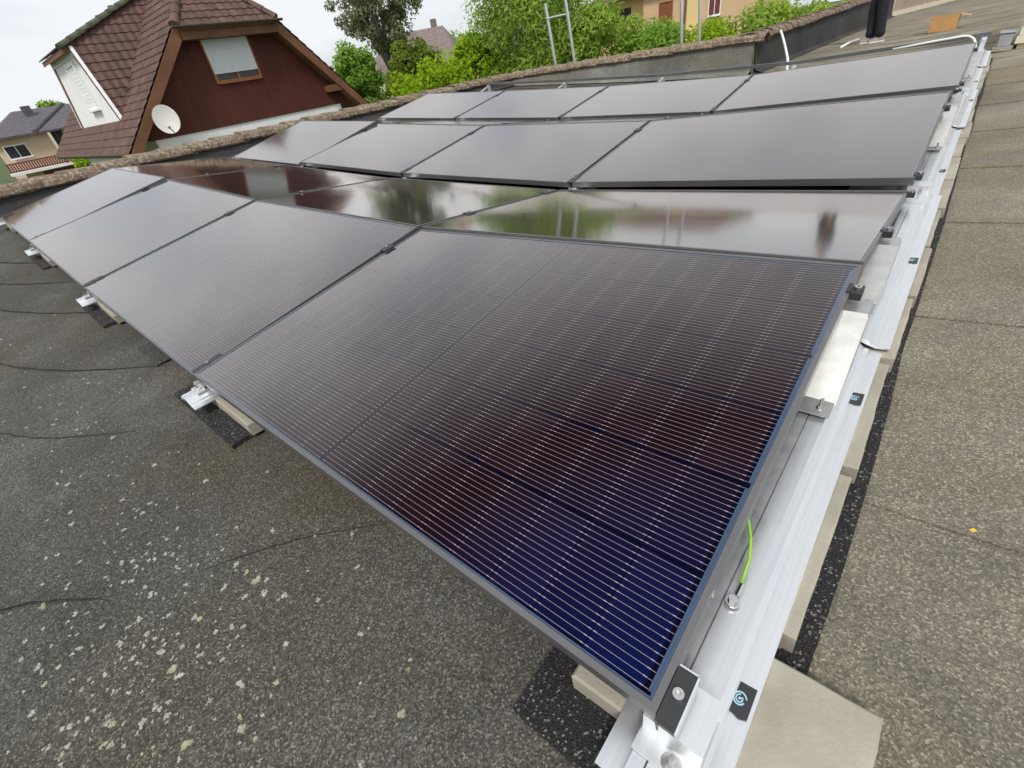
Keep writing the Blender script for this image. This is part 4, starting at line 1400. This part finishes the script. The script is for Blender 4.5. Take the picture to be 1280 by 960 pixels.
# window with a white roller shutter, half open at the foot
sc = (16.0 + 0.3 + 0.065) / 16.065
fy = lambda y: -0.2215 + (y + 0.2215) * sc
fz = lambda z: 0.704 + (z - 0.704) * sc
wy0, wy1, wz0, wz1 = fy(6.24), fy(7.50), fz(1.29), fz(2.26)
win = hb(MB().box(XW + 0.002, XW + 0.05, wy0 - 0.04, wy0 + 0.04, wz0 - 0.04, wz1).box(XW + 0.002, XW + 0.05, wy1 - 0.04, wy1 + 0.04, wz0 - 0.04, wz1)
         .box(XW + 0.002, XW + 0.05, wy0 + 0.041, wy1 - 0.041, wz1 - 0.05, wz1).box(XW + 0.002, XW + 0.07, wy0 + 0.041, wy1 - 0.041, wz0 - 0.05, wz0 + 0.035)
         .box(XW + 0.002, XW + 0.045, (wy0 + wy1) / 2 - 0.04, (wy0 + wy1) / 2 + 0.04, wz0 + 0.036, wz1 - 0.051), 'window', M['wood_o'])
for a, c in ((wy0 + 0.042, (wy0 + wy1) / 2 - 0.042), ((wy0 + wy1) / 2 + 0.042, wy1 - 0.042)):
    MB().box(XW + 0.004, XW + 0.012, a, c, wz0 + 0.037, wz1 - 0.052).build('pane', M['dark_glass'], win)
n_sl = 13
for k in range(n_sl):
    za = fz(1.475) + (wz1 + 0.0 - fz(1.475)) * k / n_sl
    zb_ = fz(1.475) + (wz1 + 0.0 - fz(1.475)) * (k + 1) / n_sl
    MB().box(XW + 0.052, XW + 0.066, wy0 + 0.0, wy1 - 0.015, za + 0.0008, zb_ - 0.0008).build('shutter_slat', M['shutter'], win)
# satellite dish
dish = empty('satellite_dish', (-15.62, 4.42, 0.66))
b = MB()
NR, NS = 6, 28
vs_ = []
nrm = Vector((0.86, -0.42, 0.30)).normalized(); dz_ = nrm.cross(Vector((0, 1, 0.0))).normalized(); dy_ = nrm.cross(dz_).normalized()
for i in range(NR + 1):
    rr = 0.325 * i / NR
    for k in range(NS):
        a = 2 * math.pi * k / NS
        pt = dy_ * (rr * 0.9 * math.cos(a)) + dz_ * (rr * 1.05 * math.sin(a)) + nrm * (0.55 * rr * rr)
        vs_.append(pt)
fs_ = [(i * NS + k, i * NS + (k + 1) % NS, (i + 1) * NS + (k + 1) % NS, (i + 1) * NS + k) for i in range(NR) for k in range(NS)]
b.add(vs_, fs_)
back = [v - nrm * 0.012 for v in vs_]
b.add(back, [tuple(reversed(f)) for f in fs_])
b.build('dish_reflector', M['dish'], dish, smooth=True)
b = MB().tube([dz_ * -0.33, dz_ * -0.36 + nrm * 0.2 + dy_ * -0.02, dz_ * -0.30 + nrm * 0.36], 0.014, 6)
b.build('feed_arm', M['dish'], dish)
b = MB().tube([dz_ * -0.30 + nrm * 0.34, dz_ * -0.26 + nrm * 0.42], 0.03, 8)
b.build('receiver', M['dish'], dish)
b = MB().tube([-nrm * 0.02, -nrm * 0.10, Vector((-0.3, 0.06, -0.12)), Vector((-0.74, 0.06, -0.12))], 0.02, 6)
b.build('mount', M['gutter'], dish)
tag(dish, 'grey satellite dish at the foot of the brown gable', 'satellite dish')

# trapezoid dormer on the left slope
DX, DYF = -20.62, 4.02
ztop = lambda y: 2.72 + 0.42 * (y - 4.0)
hw = lambda z: 1.52 + (2.66 - z) * 0.597
ymain = lambda z: YE0 + (z - ZE) / SL
b = MB()
zb0 = zs(DYF) - 0.02
prof = [(-hw(zb0), zb0), (hw(zb0), zb0), (hw(2.66), 2.66), (-hw(2.66), 2.66)]
b.extrude(prof, lambda p: (DX + p[0], DYF, p[1]), lambda p: (DX + p[0], DYF + 0.2, p[1]))
dorm = hb(b, 'dormer', M['white_wall'])
# dormer fascia boards and window
for s in (-1, 1):
    q = MB()
    q.add([(DX + s * hw(zb0), DYF - 0.03, zb0), (DX + s * (hw(zb0) + 0.10), DYF - 0.03, zb0), (DX + s * (hw(2.66) + 0.10), DYF - 0.03, 2.66), (DX + s * hw(2.66), DYF - 0.03, 2.66),
           (DX + s * hw(zb0), DYF + 0.05, zb0), (DX + s * (hw(zb0) + 0.10), DYF + 0.05, zb0), (DX + s * (hw(2.66) + 0.10), DYF + 0.05, 2.66), (DX + s * hw(2.66), DYF + 0.05, 2.66)], QF)
    q.build('fascia', M['white_wall'], dorm)
q = MB().box(DX - hw(2.66) - 0.12, DX + hw(2.66) + 0.12, DYF - 0.04, DYF - 0.002, 2.44, 2.60)
q.build('fascia', M['white_wall'], dorm)
wx0, wx1, wza, wzb = -20.56, -19.62, 1.22, 2.30
q = MB().box(wx0 - 0.07, wx0, DYF - 0.06, DYF - 0.001, wza, wzb).box(wx1, wx1 + 0.07, DYF - 0.06, DYF - 0.001, wza, wzb).box(wx0 - 0.07, wx1 + 0.07, DYF - 0.06, DYF - 0.001, wzb + 0.001, wzb + 0.08).box(wx0 - 0.10, wx1 + 0.10, DYF - 0.12, DYF - 0.001, wza - 0.05, wza - 0.001)
wf = q.build('window', M['white_wall'], dorm)
for k in range(12):
    za = wza + 0.004 + (wzb - wza) * k / 12
    MB().box(wx0 + 0.002, wx1 - 0.002, DYF - 0.018, DYF - 0.004, za, za + (wzb - wza) / 12 - 0.006).build('shutter_slat', M['white_wall'], wf)
# dormer roof planes
YR = 7.05
q = MB()
yf = 3.80
tp = []
for y in (yf, YR):
    z = ztop(y)
    h_ = 1.52 - (z - 2.66) * 0.597 + 0.05
    tp.append((y, z, h_ if y > 4 else 1.62))
(ya, za, ha), (yb_, zb_, hb_) = tp
top = [(DX - ha, ya, za), (DX + ha, ya, za), (DX + hb_, yb_, zb_), (DX - hb_, yb_, zb_)]
q.add(top + [(x, y, z - 0.12) for x, y, z in top], [(0, 1, 2, 3), (7, 6, 5, 4), (0, 4, 5, 1), (1, 5, 6, 2), (2, 6, 7, 3), (3, 7, 4, 0)])
q.build('dormer_roof', M['wood'], dorm)
for s in (-1, 1):
    q = MB()
    P0 = (DX + s * (hw(zb0) + 0.02), DYF - 0.02, zb0); P1 = (DX + s * (hw(2.66) + 0.02), DYF - 0.02, 2.70)
    zt_ = ztop(YR); P2 = (DX + s * (hw(zt_) + 0.02), YR, zt_)
    q.add([P0, P1, P2, (P0[0] - s * 0.15, P0[1], P0[2]), (P1[0] - s * 0.15, P1[1], P1[2] - 0.1), (P2[0] - s * 0.15, P2[1], P2[2] - 0.1)], [(0, 1, 2), (5, 4, 3), (0, 3, 4, 1), (1, 4, 5, 2), (2, 5, 3, 0)])
    q.build('dormer_roof', M['wood'], dorm)

acc = []
vL = Vector((0, 1, SL)).normalized()
slope_len = (YC - YE0) * math.sqrt(1 + SL * SL)
def in_main(c):
    # outside the dormer footprint and behind the half hip
    if c.z > ZR - 0.05: return False
    if c.x > XG - 1.45 * max(0, (c.z - 2.62) / (ZR - 2.62)) - 0.05 and c.z > 2.55: return False
    if c.x > XG - 0.02: return False
    if c.y > DYF and c.z < ztop(c.y) and abs(c.x - DX) < hw(c.z) + 0.02: return False
    return True
tile_field(Vector((XG - 0.02, YE0 - 0.06, ZE - 0.03)), Vector((-1, 0, 0)), vL, 48, int(slope_len / TLN) + 1, in_main, acc)
# dormer side facing the camera
vD = Vector((-0.597, 0, 1)).normalized()
def in_dorm(c):
    return c.y > DYF - 0.06 and c.z < ztop(c.y) + 0.02 and c.z > zs(min(c.y, YC)) - 0.05 and c.y < YC
tile_field(Vector((DX + hw(0.75) + 0.03, DYF - 0.05, 0.75)), Vector((0, 1, 0)), vD, 15, 15, in_dorm, acc)
# half hip
vH = Vector((-1.57, 0, ZR - 2.55)).normalized()
def in_hip(c):
    t = (c.z - 2.55) / (ZR - 2.55)
    return 0 <= t < 0.98 and abs(c.y - YC) < (yh1 - YC + 0.06) * (1 - t) + 0.05
tile_field(Vector((XG + 0.14, yh0 - 0.20, 2.53)), Vector((0, 1, 0)), vH, 15, 11, in_hip, acc)
# right slope (only its verge shows)
vR = Vector((0, -1, SL)).normalized()
def in_right(c):
    if c.x > XG - 1.45 * max(0, (c.z - 2.62) / (ZR - 2.62)) - 0.05 and c.z > 2.55: return False
    return c.z < ZR - 0.05
tile_field(Vector((XB + 0.05, 2 * YC - YE0 + 0.06, ZE - 0.03)), Vector((1, 0, 0)), vR, 47, int(slope_len / TLN) + 1, in_right, acc)
# dormer top
vT = Vector((0, 1, 0.42)).normalized()
def in_top(c):
    return abs(c.x - DX) < 1.52 - (c.z - 2.66) * 0.597 + 0.12
tile_field(Vector((DX + 1.75, 3.80, ztop(3.80) + 0.01)), Vector((-1, 0, 0)), vT, 16, 15, in_top, acc)
acc.sort(key=lambda m_: ((m_.translation - CAM).length + (30 if m_.translation.y > YC + 0.2 and m_.translation.z < 2.4 else 0) + (8 if (m_.translation.z > 3.0 and m_.translation.x > -17.6) else 0)))
HT = Matrix.Translation(HOFF)
for mm in acc[:300]:
    link('roof_tile', TILE, roofp, mm)
rest = MB()
for mm in acc[300:]:
    rest.add([mm @ Vector(p) for p in TB.v], TB.f)
tag(rest.build('roof_tiles', M['tile'], roofp), kind='stuff')

def ridge_line(a, c, mesh):
    a, c = Vector(a), Vector(c)
    d = (c - a); L_ = d.length; d.normalize()
    s = d.cross(Vector((0, 0, 1))).normalized(); n = s.cross(d)
    k = 0
    while k * 0.37 < L_ - 0.1:
        mm = Matrix((s, d, n)).transposed().to_4x4(); mm.translation = a + d * (k * 0.37)
        link('ridge_tile', mesh, roofp, mm)
        k += 1
ridge_line((XG + 0.10, yh0 - 0.05, 2.58), (XG - 1.45, YC, ZR + 0.02), RIDGEM)
ridge_line((XG + 0.10, yh1 + 0.05, 2.58), (XG - 1.45, YC, ZR + 0.02), RIDGEM)
ridge_line((XG - 1.45, YC, ZR + 0.03), (XB, YC, ZR + 0.03), RIDGEM)
zt_ = ztop(YR)
ridge_line((DX + 1.60, 3.78, ztop(3.78) + 0.0), (DX + hw(zt_) + 0.06, YR, zt_ + 0.02), RIDGEMOSS)
tag(house, 'house with dark brown half-hipped gable, red-brown tiled roof and white dormer', 'house')

# ------------------------------------------------------------------ far houses
def gable_house(name, label, cx, cy, zg, ze, zr, half_l, half_w, yaw, wall, roofm, hipl=0.0, hipr=0.0, over=0.35):
    r = empty(name, (cx, cy, zg)); r.rotation_euler.z = yaw
    MB().box(-half_l, half_l, -half_w, half_w, 0, ze - zg).build('wall', wall, r)
    L_, W_ = half_l + over, half_w + over
    e, t = ze - zg - 0.05, zr - zg
    b = MB()
    P = [(-L_, -W_, e), (L_, -W_, e), (L_, W_, e), (-L_, W_, e), (-L_ + hipl, 0, t), (L_ - hipr, 0, t)]
    b.add(P + [(x, y, z - 0.12) for x, y, z in P], [(0, 1, 5, 4), (2, 3, 4, 5), (1, 2, 5), (3, 0, 4), (7, 6, 10, 11), (9, 8, 11, 10), (8, 7, 11), (6, 9, 10), (0, 6, 7, 1), (1, 7, 8, 2), (2, 8, 9, 3), (3, 9, 6, 0)])
    rf = b.build('roof', roofm, r)
    # courses of tiles as thin steps on the long slopes
    n = 14
    for s in (-1, 1):
        cb = MB()
        for k in range(n):
            f0, f1 = k / n, (k + 1) / n
            y0, y1 = s * W_ * (1 - f0), s * W_ * (1 - f1)
            z0, z1 = e + (t - e) * f0, e + (t - e) * f1
            xa0, xb0_ = -L_ + hipl * f0, L_ - hipr * f0
            xa1, xb1 = -L_ + hipl * f1, L_ - hipr * f1
            cb.add([(xa0, y0, z0 + 0.03), (xb0_, y0, z0 + 0.03), (xb1, y1, z1 + 0.015), (xa1, y1, z1 + 0.015), (xa0, y0, z0 + 0.005), (xb0_, y0, z0 + 0.005)], [(0, 1, 2, 3), (4, 5, 1, 0)])
        tag(cb.build('tile_courses', roofm, rf), kind='stuff')
    tag(r, label, 'house', 'houses in the background')
    return r, rf

def put_window(parent, x, y, z, wdt, hgt, axis, out_, mframe, mpane, sill=True):
    """axis 'x': window in a wall facing +-y; 'y': facing +-x; out_: outward sign"""
    f = 0.07
    def bx(b, a0, a1, d0, d1, z0, z1):
        d0, d1 = (d0, d1) if out_ > 0 else (-d1, -d0)
        if axis == 'x': b.box(x + a0, x + a1, y + d0, y + d1, z0, z1)
        else: b.box(x + d0, x + d1, y + a0, y + a1, z0, z1)
        return b
    b = MB()
    bx(b, -wdt / 2 - f, -wdt / 2, 0.002, 0.07, z - f, z + hgt + f); bx(b, wdt / 2, wdt / 2 + f, 0.002, 0.07, z - f, z + hgt + f)
    bx(b, -wdt / 2, wdt / 2, 0.003, 0.07, z + hgt, z + hgt + f); bx(b, -wdt / 2, wdt / 2, 0.003, 0.07, z - f, z)
    bx(b, -0.025, 0.025, 0.004, 0.06, z + 0.001, z + hgt - 0.001)
    w_ = b.build('window', mframe, parent)
    for s in (-1, 1):
        p = MB(); a, c = sorted((s * 0.027, s * wdt / 2))
        bx(p, a, c, 0.003, 0.02, z, z + hgt)
        p.build('pane', mpane, w_)
    if sill:
        bx(MB(), -wdt / 2 - 0.1, wdt / 2 + 0.1, 0.002, 0.14, z - f - 0.05, z - f - 0.001).build('sill', mframe, w_)

# grey roofed house with balcony, far left
r, rf = gable_house('balcony_house', 'cream house with grey hipped roof and red-brown balcony at far left', -71.0, 11.5, -4.6, 1.42, 3.35, 6.0, 5.2, math.pi / 2, M['sand'], M['grey_roof'], 3.2, 3.2, 0.7)
# local frame: x -> world y, y -> world -x ; facade facing the camera is local y = -5.2
wy = lambda y: y - 11.5
put_window(r, wy(6.05), -5.2, -0.30 + 4.6, 1.55, 0.95, 'x', -1, M['white_wall'], M['dark_glass'])
put_window(r, wy(9.5), -5.2, -0.55 + 4.6, 0.9, 1.75, 'x', -1, M['wood'], M['dark_glass'], False)
bal = MB()
bal.box(wy(4.5), wy(12.0), -6.6, -5.201, 4.6 - 1.62, 4.6 - 1.42).build('balcony_slab', M['white_wall'], r)
rl = MB().box(wy(4.5), wy(12.0), -6.62, -6.54, 4.6 - 0.72, 4.6 - 0.62).box(wy(4.5), wy(12.0), -6.62, -6.56, 4.6 - 1.35, 4.6 - 1.25)
ro = rl.build('balcony_railing', M['maroon'], r)
bs = MB().box(-0.06, 0.06, -0.02, 0.02, 0, 0.52).mesh('baluster', M['maroon'])
for k in range(38):
    link('baluster', bs, ro, Matrix.Translation((wy(4.6) + k * 0.195, -6.58, 4.6 - 1.248)))
MB().box(wy(8.75), wy(8.95), -6.4, -6.2, 4.6 - 1.41, 4.6 + 1.2).build('balcony_post', M['cream'], r)
MB().box(-0.35, 0.35, -0.3, 0.3, 0, 1.0).build('chimney', M['grey_roof'], rf).location = (wy(9.0), -1.6, 7.2)
vt = MB().tube([(wy(8.0), -5.9, 6.05), (wy(12.2), -0.1, 8.02)], 0.16, 8)
vt.build('hip_ridge', M['grey_roof'], rf)
MB().box(wy(6.8), wy(11.0), -5.27, -5.201, 4.6 - 2.6, 4.6 - 1.75).build('garage_door', M['maroon'], r)

# taupe roofed house beyond the shrubs
r, rf = gable_house('taupe_roof_house', 'house with taupe hipped roof and cream wall behind the shrubs', -36.6, 31.6, -4.6, 1.15, 3.55, 3.6, 3.4, math.atan2(0.6, 0.8), M['cream'], M['tan_roof'], 1.6, 1.6, 0.35)
MB().box(-0.22, 0.22, -0.22, 0.22, 0, 0.95).build('chimney', M['tan_roof'], rf).location = (1.6, 0.3, 7.75)
put_window(r, -1.5, -3.4, 3.9, 0.9, 1.1, 'x', -1, M['white_wall'], M['dark_glass'])
an = MB().box(-1.1, 1.1, -1.4, 1.4, 0, 5.5)
ano = an.build('annex_wall', M['cream'], r); ano.location = (-2.9, -4.4, 0)
q = MB().add([(-1.4, -1.7, 5.5), (1.4, -1.7, 5.5), (1.4, 1.7, 5.5), (-1.4, 1.7, 5.5), (0, 0, 6.7)], [(0, 1, 4), (1, 2, 4), (2, 3, 4), (3, 0, 4), (3, 2, 1, 0)])
q.build('annex_roof', M['tan_roof'], r).location = (-2.9, -4.4, 0)

gable_house('hidden_roof_house', 'dark roofed house mostly hidden behind the willow', -29.0, 37.5, -4.6, 1.4, 3.5, 3.4, 3.0, math.atan2(0.55, 0.83), M['cream'], M['tan_roof'], 0.4, 0.4, 0.3)

# yellow house
yb0 = empty('yellow_house', (-22.5, 46.0, -4.6))
cxr = Vector((-22.5, 46.0, 0))
def yw(px): return px + 22.5
MB().box(-5.6, -0.001, 0.0, 8.0, 0, 7.9).build('wall', M['yellow'], yb0).location = (-0.9 + 0.0, 0.8, 0)
MB().box(0, 9.2, 0.0, 8.0, 0, 7.9).build('wing_wall', M['peach'], yb0).location = (-0.9, 0.0, 0)
put_window(yb0, -3.05, 0.8, 4.6 + 1.75, 1.0, 0.85, 'x', -1, M['wood'], M['dark_glass'])
put_window(yb0, 1.15, 0.0, 4.6 + 1.30, 1.05, 1.15, 'x', -1, M['wood_o'], M['brown_glass'])
put_window(yb0, 5.2, 0.0, 4.6 + 1.05, 0.85, 1.25, 'x', -1, M['white_wall'], M['maroon'])
put_window(yb0, 1.15, 0.0, 4.6 - 1.6, 1.05, 1.15, 'x', -1, M['wood_o'], M['dark_glass'])
MB().box(2.75, 2.9, -0.09, -0.001, 0, 7.9).build('downpipe', M['wood'], yb0)
MB().box(3.0, 4.1, -0.03, -0.002, 0, 7.9).build('yellow_panel', M['yellow'], yb0)
q = MB()
P = [(-7.0, -0.5, 7.85), (8.8, -0.5, 7.85), (8.8, 9.3, 7.85), (-7.0, 9.3, 7.85), (-3.5, 4.4, 9.3), (5.5, 4.4, 9.3)]
q.add(P, [(0, 1, 5, 4), (1, 2, 5), (2, 3, 4, 5), (3, 0, 4), (3, 2, 1, 0)])
q.build('roof', M['tile'], yb0)
tag(yb0, 'yellow and peach rendered house behind the bushes', 'house', 'houses in the background')

# ------------------------------------------------------------------ trees and shrubs
def leaf_mesh(name, C, N, T_, ln, wd, mat):
    """C centres, N normals, T_ tints, leaves as folded pairs of triangles"""
    n = len(C)
    a = rng.normal(size=(n, 3)); a -= N * (a * N).sum(1, keepdims=True); a /= np.linalg.norm(a, axis=1, keepdims=True) + 1e-9
    b_ = np.cross(N, a)
    L_ = (ln * rng.uniform(0.6, 1.3, n))[:, None]; W_ = (wd * rng.uniform(0.7, 1.3, n))[:, None]
    v = np.empty((n, 4, 3))
    v[:, 0] = C - a * L_
    v[:, 1] = C + b_ * W_ + N * (W_ * 0.35)
    v[:, 2] = C + a * L_
    v[:, 3] = C - b_ * W_ + N * (W_ * 0.35)
    me = bpy.data.meshes.new(name)
    me.vertices.add(4 * n)
    me.vertices.foreach_set('co', v.reshape(-1))
    me.loops.add(4 * n)
    me.loops.foreach_set('vertex_index', np.arange(4 * n, dtype=np.int32))
    me.polygons.add(n)
    me.polygons.foreach_set('loop_start', np.arange(0, 4 * n, 4, dtype=np.int32))
    me.polygons.foreach_set('loop_total', np.full(n, 4, dtype=np.int32))
    me.update()
    at = me.attributes.new('tint', 'FLOAT', 'POINT')
    at.data.foreach_set('value', np.repeat(np.clip(T_, 0, 1), 4).astype(np.float32))
    me.materials.append(mat)
    return me

def tree(name, label, x, y, ztop, zlow, rx, ry, mat, nleaf, ln, wd, bark='bark', clumps=40, sparse=0.0, zg=-4.6, group='trees and shrubs beyond the parapet', shape='round', lean=(0, 0), trunk_r=0.16):
    r = empty(name, (x, y, zg))
    H_ = ztop - zg
    zl = zlow - zg
    cz, rzz = (H_ + zl) / 2, (H_ - zl) / 2
    cl_ = []
    for k in range(clumps):
        while True:
            p = rng.uniform(-1, 1, 3)
            q = np.linalg.norm(p)
            if 0.35 < q < 1.0: break
        if shape == 'cone':
            p[:2] *= (1 - 0.55 * (p[2] * 0.5 + 0.5))
        c = np.array([p[0] * rx * 0.86, p[1] * ry * 0.86, cz + p[2] * rzz * 0.88])
        cl_.append((c, rng.uniform(0.16, 0.34) * (rx + ry + rzz) / 3 * (1 - sparse * 0.4), rng.uniform(-0.22, 0.22)))
    per = nleaf // clumps
    Cs, Ns, Ts = [], [], []
    for c, rr, tt in cl_:
        d = rng.normal(size=(per, 3)); d /= np.linalg.norm(d, axis=1, keepdims=True)
        rad = rr * rng.uniform(0.45, 1.15, per) ** 0.7
        P = c + d * rad[:, None] * np.array([1.05, 1.05, 0.85])
        nn = d * 0.6 + rng.normal(size=(per, 3)) * 0.45 + np.array([0.12, -0.2, 0.6]); nn /= np.linalg.norm(nn, axis=1, keepdims=True)
        Cs.append(P); Ns.append(nn); Ts.append(0.5 + tt + rng.normal(0, 0.18, per))
    C = np.concatenate(Cs); N = np.concatenate(Ns); T_ = np.concatenate(Ts)
    ok = C[:, 2] > 0.1
    me = leaf_mesh('crown', C[ok], N[ok], T_[ok], ln, wd, M[mat])
    link('crown', me, r)
    tb_ = MB()
    fork = np.array([lean[0] * 0.4, lean[1] * 0.4, max(zl * 0.9, H_ * 0.25)])
    tb_.tube([(0, 0, -0.1), (fork[0] * 0.4, fork[1] * 0.4, fork[2] * 0.5), tuple(fork)], [trunk_r * 1.3, trunk_r, trunk_r * 0.75], 8)
    for c, rr, tt in cl_[:min(len(cl_), 26)]:
        mid = fork + (c - fork) * 0.55 + rng.normal(0, 0.12, 3) * rx * 0.4 + np.array([0, 0, 0.08 * H_ * 0.3])
        tb_.tube([tuple(fork - np.array([0, 0, 0.1])), tuple(mid), tuple(c)], [trunk_r * 0.45, trunk_r * 0.24, trunk_r * 0.07], 5)
    tb_.build('trunk', M[bark], r, smooth=True)
    tag(r, label, 'tree' if 'tree' in name or 'willow' in name else 'shrub', group)
    return r

tree('willow', 'tall light green willow-like tree behind the first ladder', -12.6, 16.5, 4.6, -1.5, 2.9, 2.4, 'leaf_willow', 26000, 0.115, 0.026, clumps=110, zg=-4.6)
tree('willow', 'second willow-like tree just left of the yellow house', -10.4, 16.9, 2.0, -1.5, 1.9, 1.8, 'leaf_willow', 13000, 0.11, 0.026, clumps=60)
tree('broadleaf_shrub', 'bright lime green hedge shrub over the tiled parapet', -16.1, 14.0, 1.05, -2.5, 2.2, 1.8, 'leaf_lime', 16000, 0.085, 0.05, clumps=70)
tree('broadleaf_shrub', 'lime green shrub left of the willow, taller than the hedge shrub', -15.6, 16.2, 1.75, -2.0, 2.2, 1.9, 'leaf_lime', 14000, 0.085, 0.05, clumps=60)
tree('round_tree', 'round dark green tree in front of the taupe roofed house', -21.2, 17.7, 2.15, -1.4, 1.75, 1.7, 'leaf_dark', 13000, 0.11, 0.06, clumps=60)
tree('leafy_tree', 'mid green tree right beside the brown gable roof', -24.2, 16.2, 2.75, -2.0, 1.25, 1.4, 'leaf_mid', 11000, 0.11, 0.055, clumps=50)
tree('sparse_tree', 'tall sparse grey-green tree rising above the other trees', -28.9, 22.2, 9.2, 1.6, 3.5, 3.0, 'leaf_grey', 26000, 0.115, 0.045, bark='bark_pale', clumps=190, sparse=1.2, trunk_r=0.17)
tree('broadleaf_shrub', 'green bush below the yellow house', -8.4, 16.6, 1.15, -2.5, 2.0, 1.5, 'leaf_mid', 15000, 0.085, 0.036, clumps=60)
tree('broadleaf_shrub', 'bright green bush behind the second ladder', -6.4, 17.1, 0.75, -2.5, 1.8, 1.5, 'leaf_lime', 14000, 0.08, 0.035, clumps=55)
tree('broadleaf_shrub', 'light green bush towards the right along the back parapet', -4.6, 17.6, 1.25, -2.5, 1.8, 1.6, 'leaf_willow', 12000, 0.09, 0.032, clumps=55)
tree('broadleaf_shrub', 'lime bush at the bend of the far parapet', -4.0, 15.0, 0.42, -2.5, 0.95, 1.2, 'leaf_lime', 8000, 0.08, 0.035, clumps=40)
tree('broadleaf_shrub', 'green bush beyond the far parapet near the person', -4.6, 22.5, 0.95, -2.5, 1.5, 1.6, 'leaf_willow', 9000, 0.09, 0.035, clumps=45)
tree('conifer_shrub', 'small pair of rounded green shrubs below the tiled eave', -33.0, 4.9, 0.05, -3.5, 0.55, 0.7, 'leaf_lime', 5000, 0.09, 0.05, clumps=25)
tree('garden_tree', 'green treetop behind the grey hipped roof', -92.0, 15.0, 5.1, -1.0, 2.6, 2.6, 'leaf_mid', 6000, 0.26, 0.14, clumps=40, group='far trees')
tree('garden_tree', 'far green tree behind the taupe roofed house', -60.0, 60.0, 4.4, -2.0, 6.0, 6.0, 'leaf_mid', 9000, 0.35, 0.18, clumps=60, group='far trees')
tree('garden_tree', 'far dark tree glimpsed beside the brown gable', -52.0, 33.0, 3.3, -3.0, 4.0, 4.0, 'leaf_dark', 8000, 0.3, 0.16, clumps=50, group='far trees')
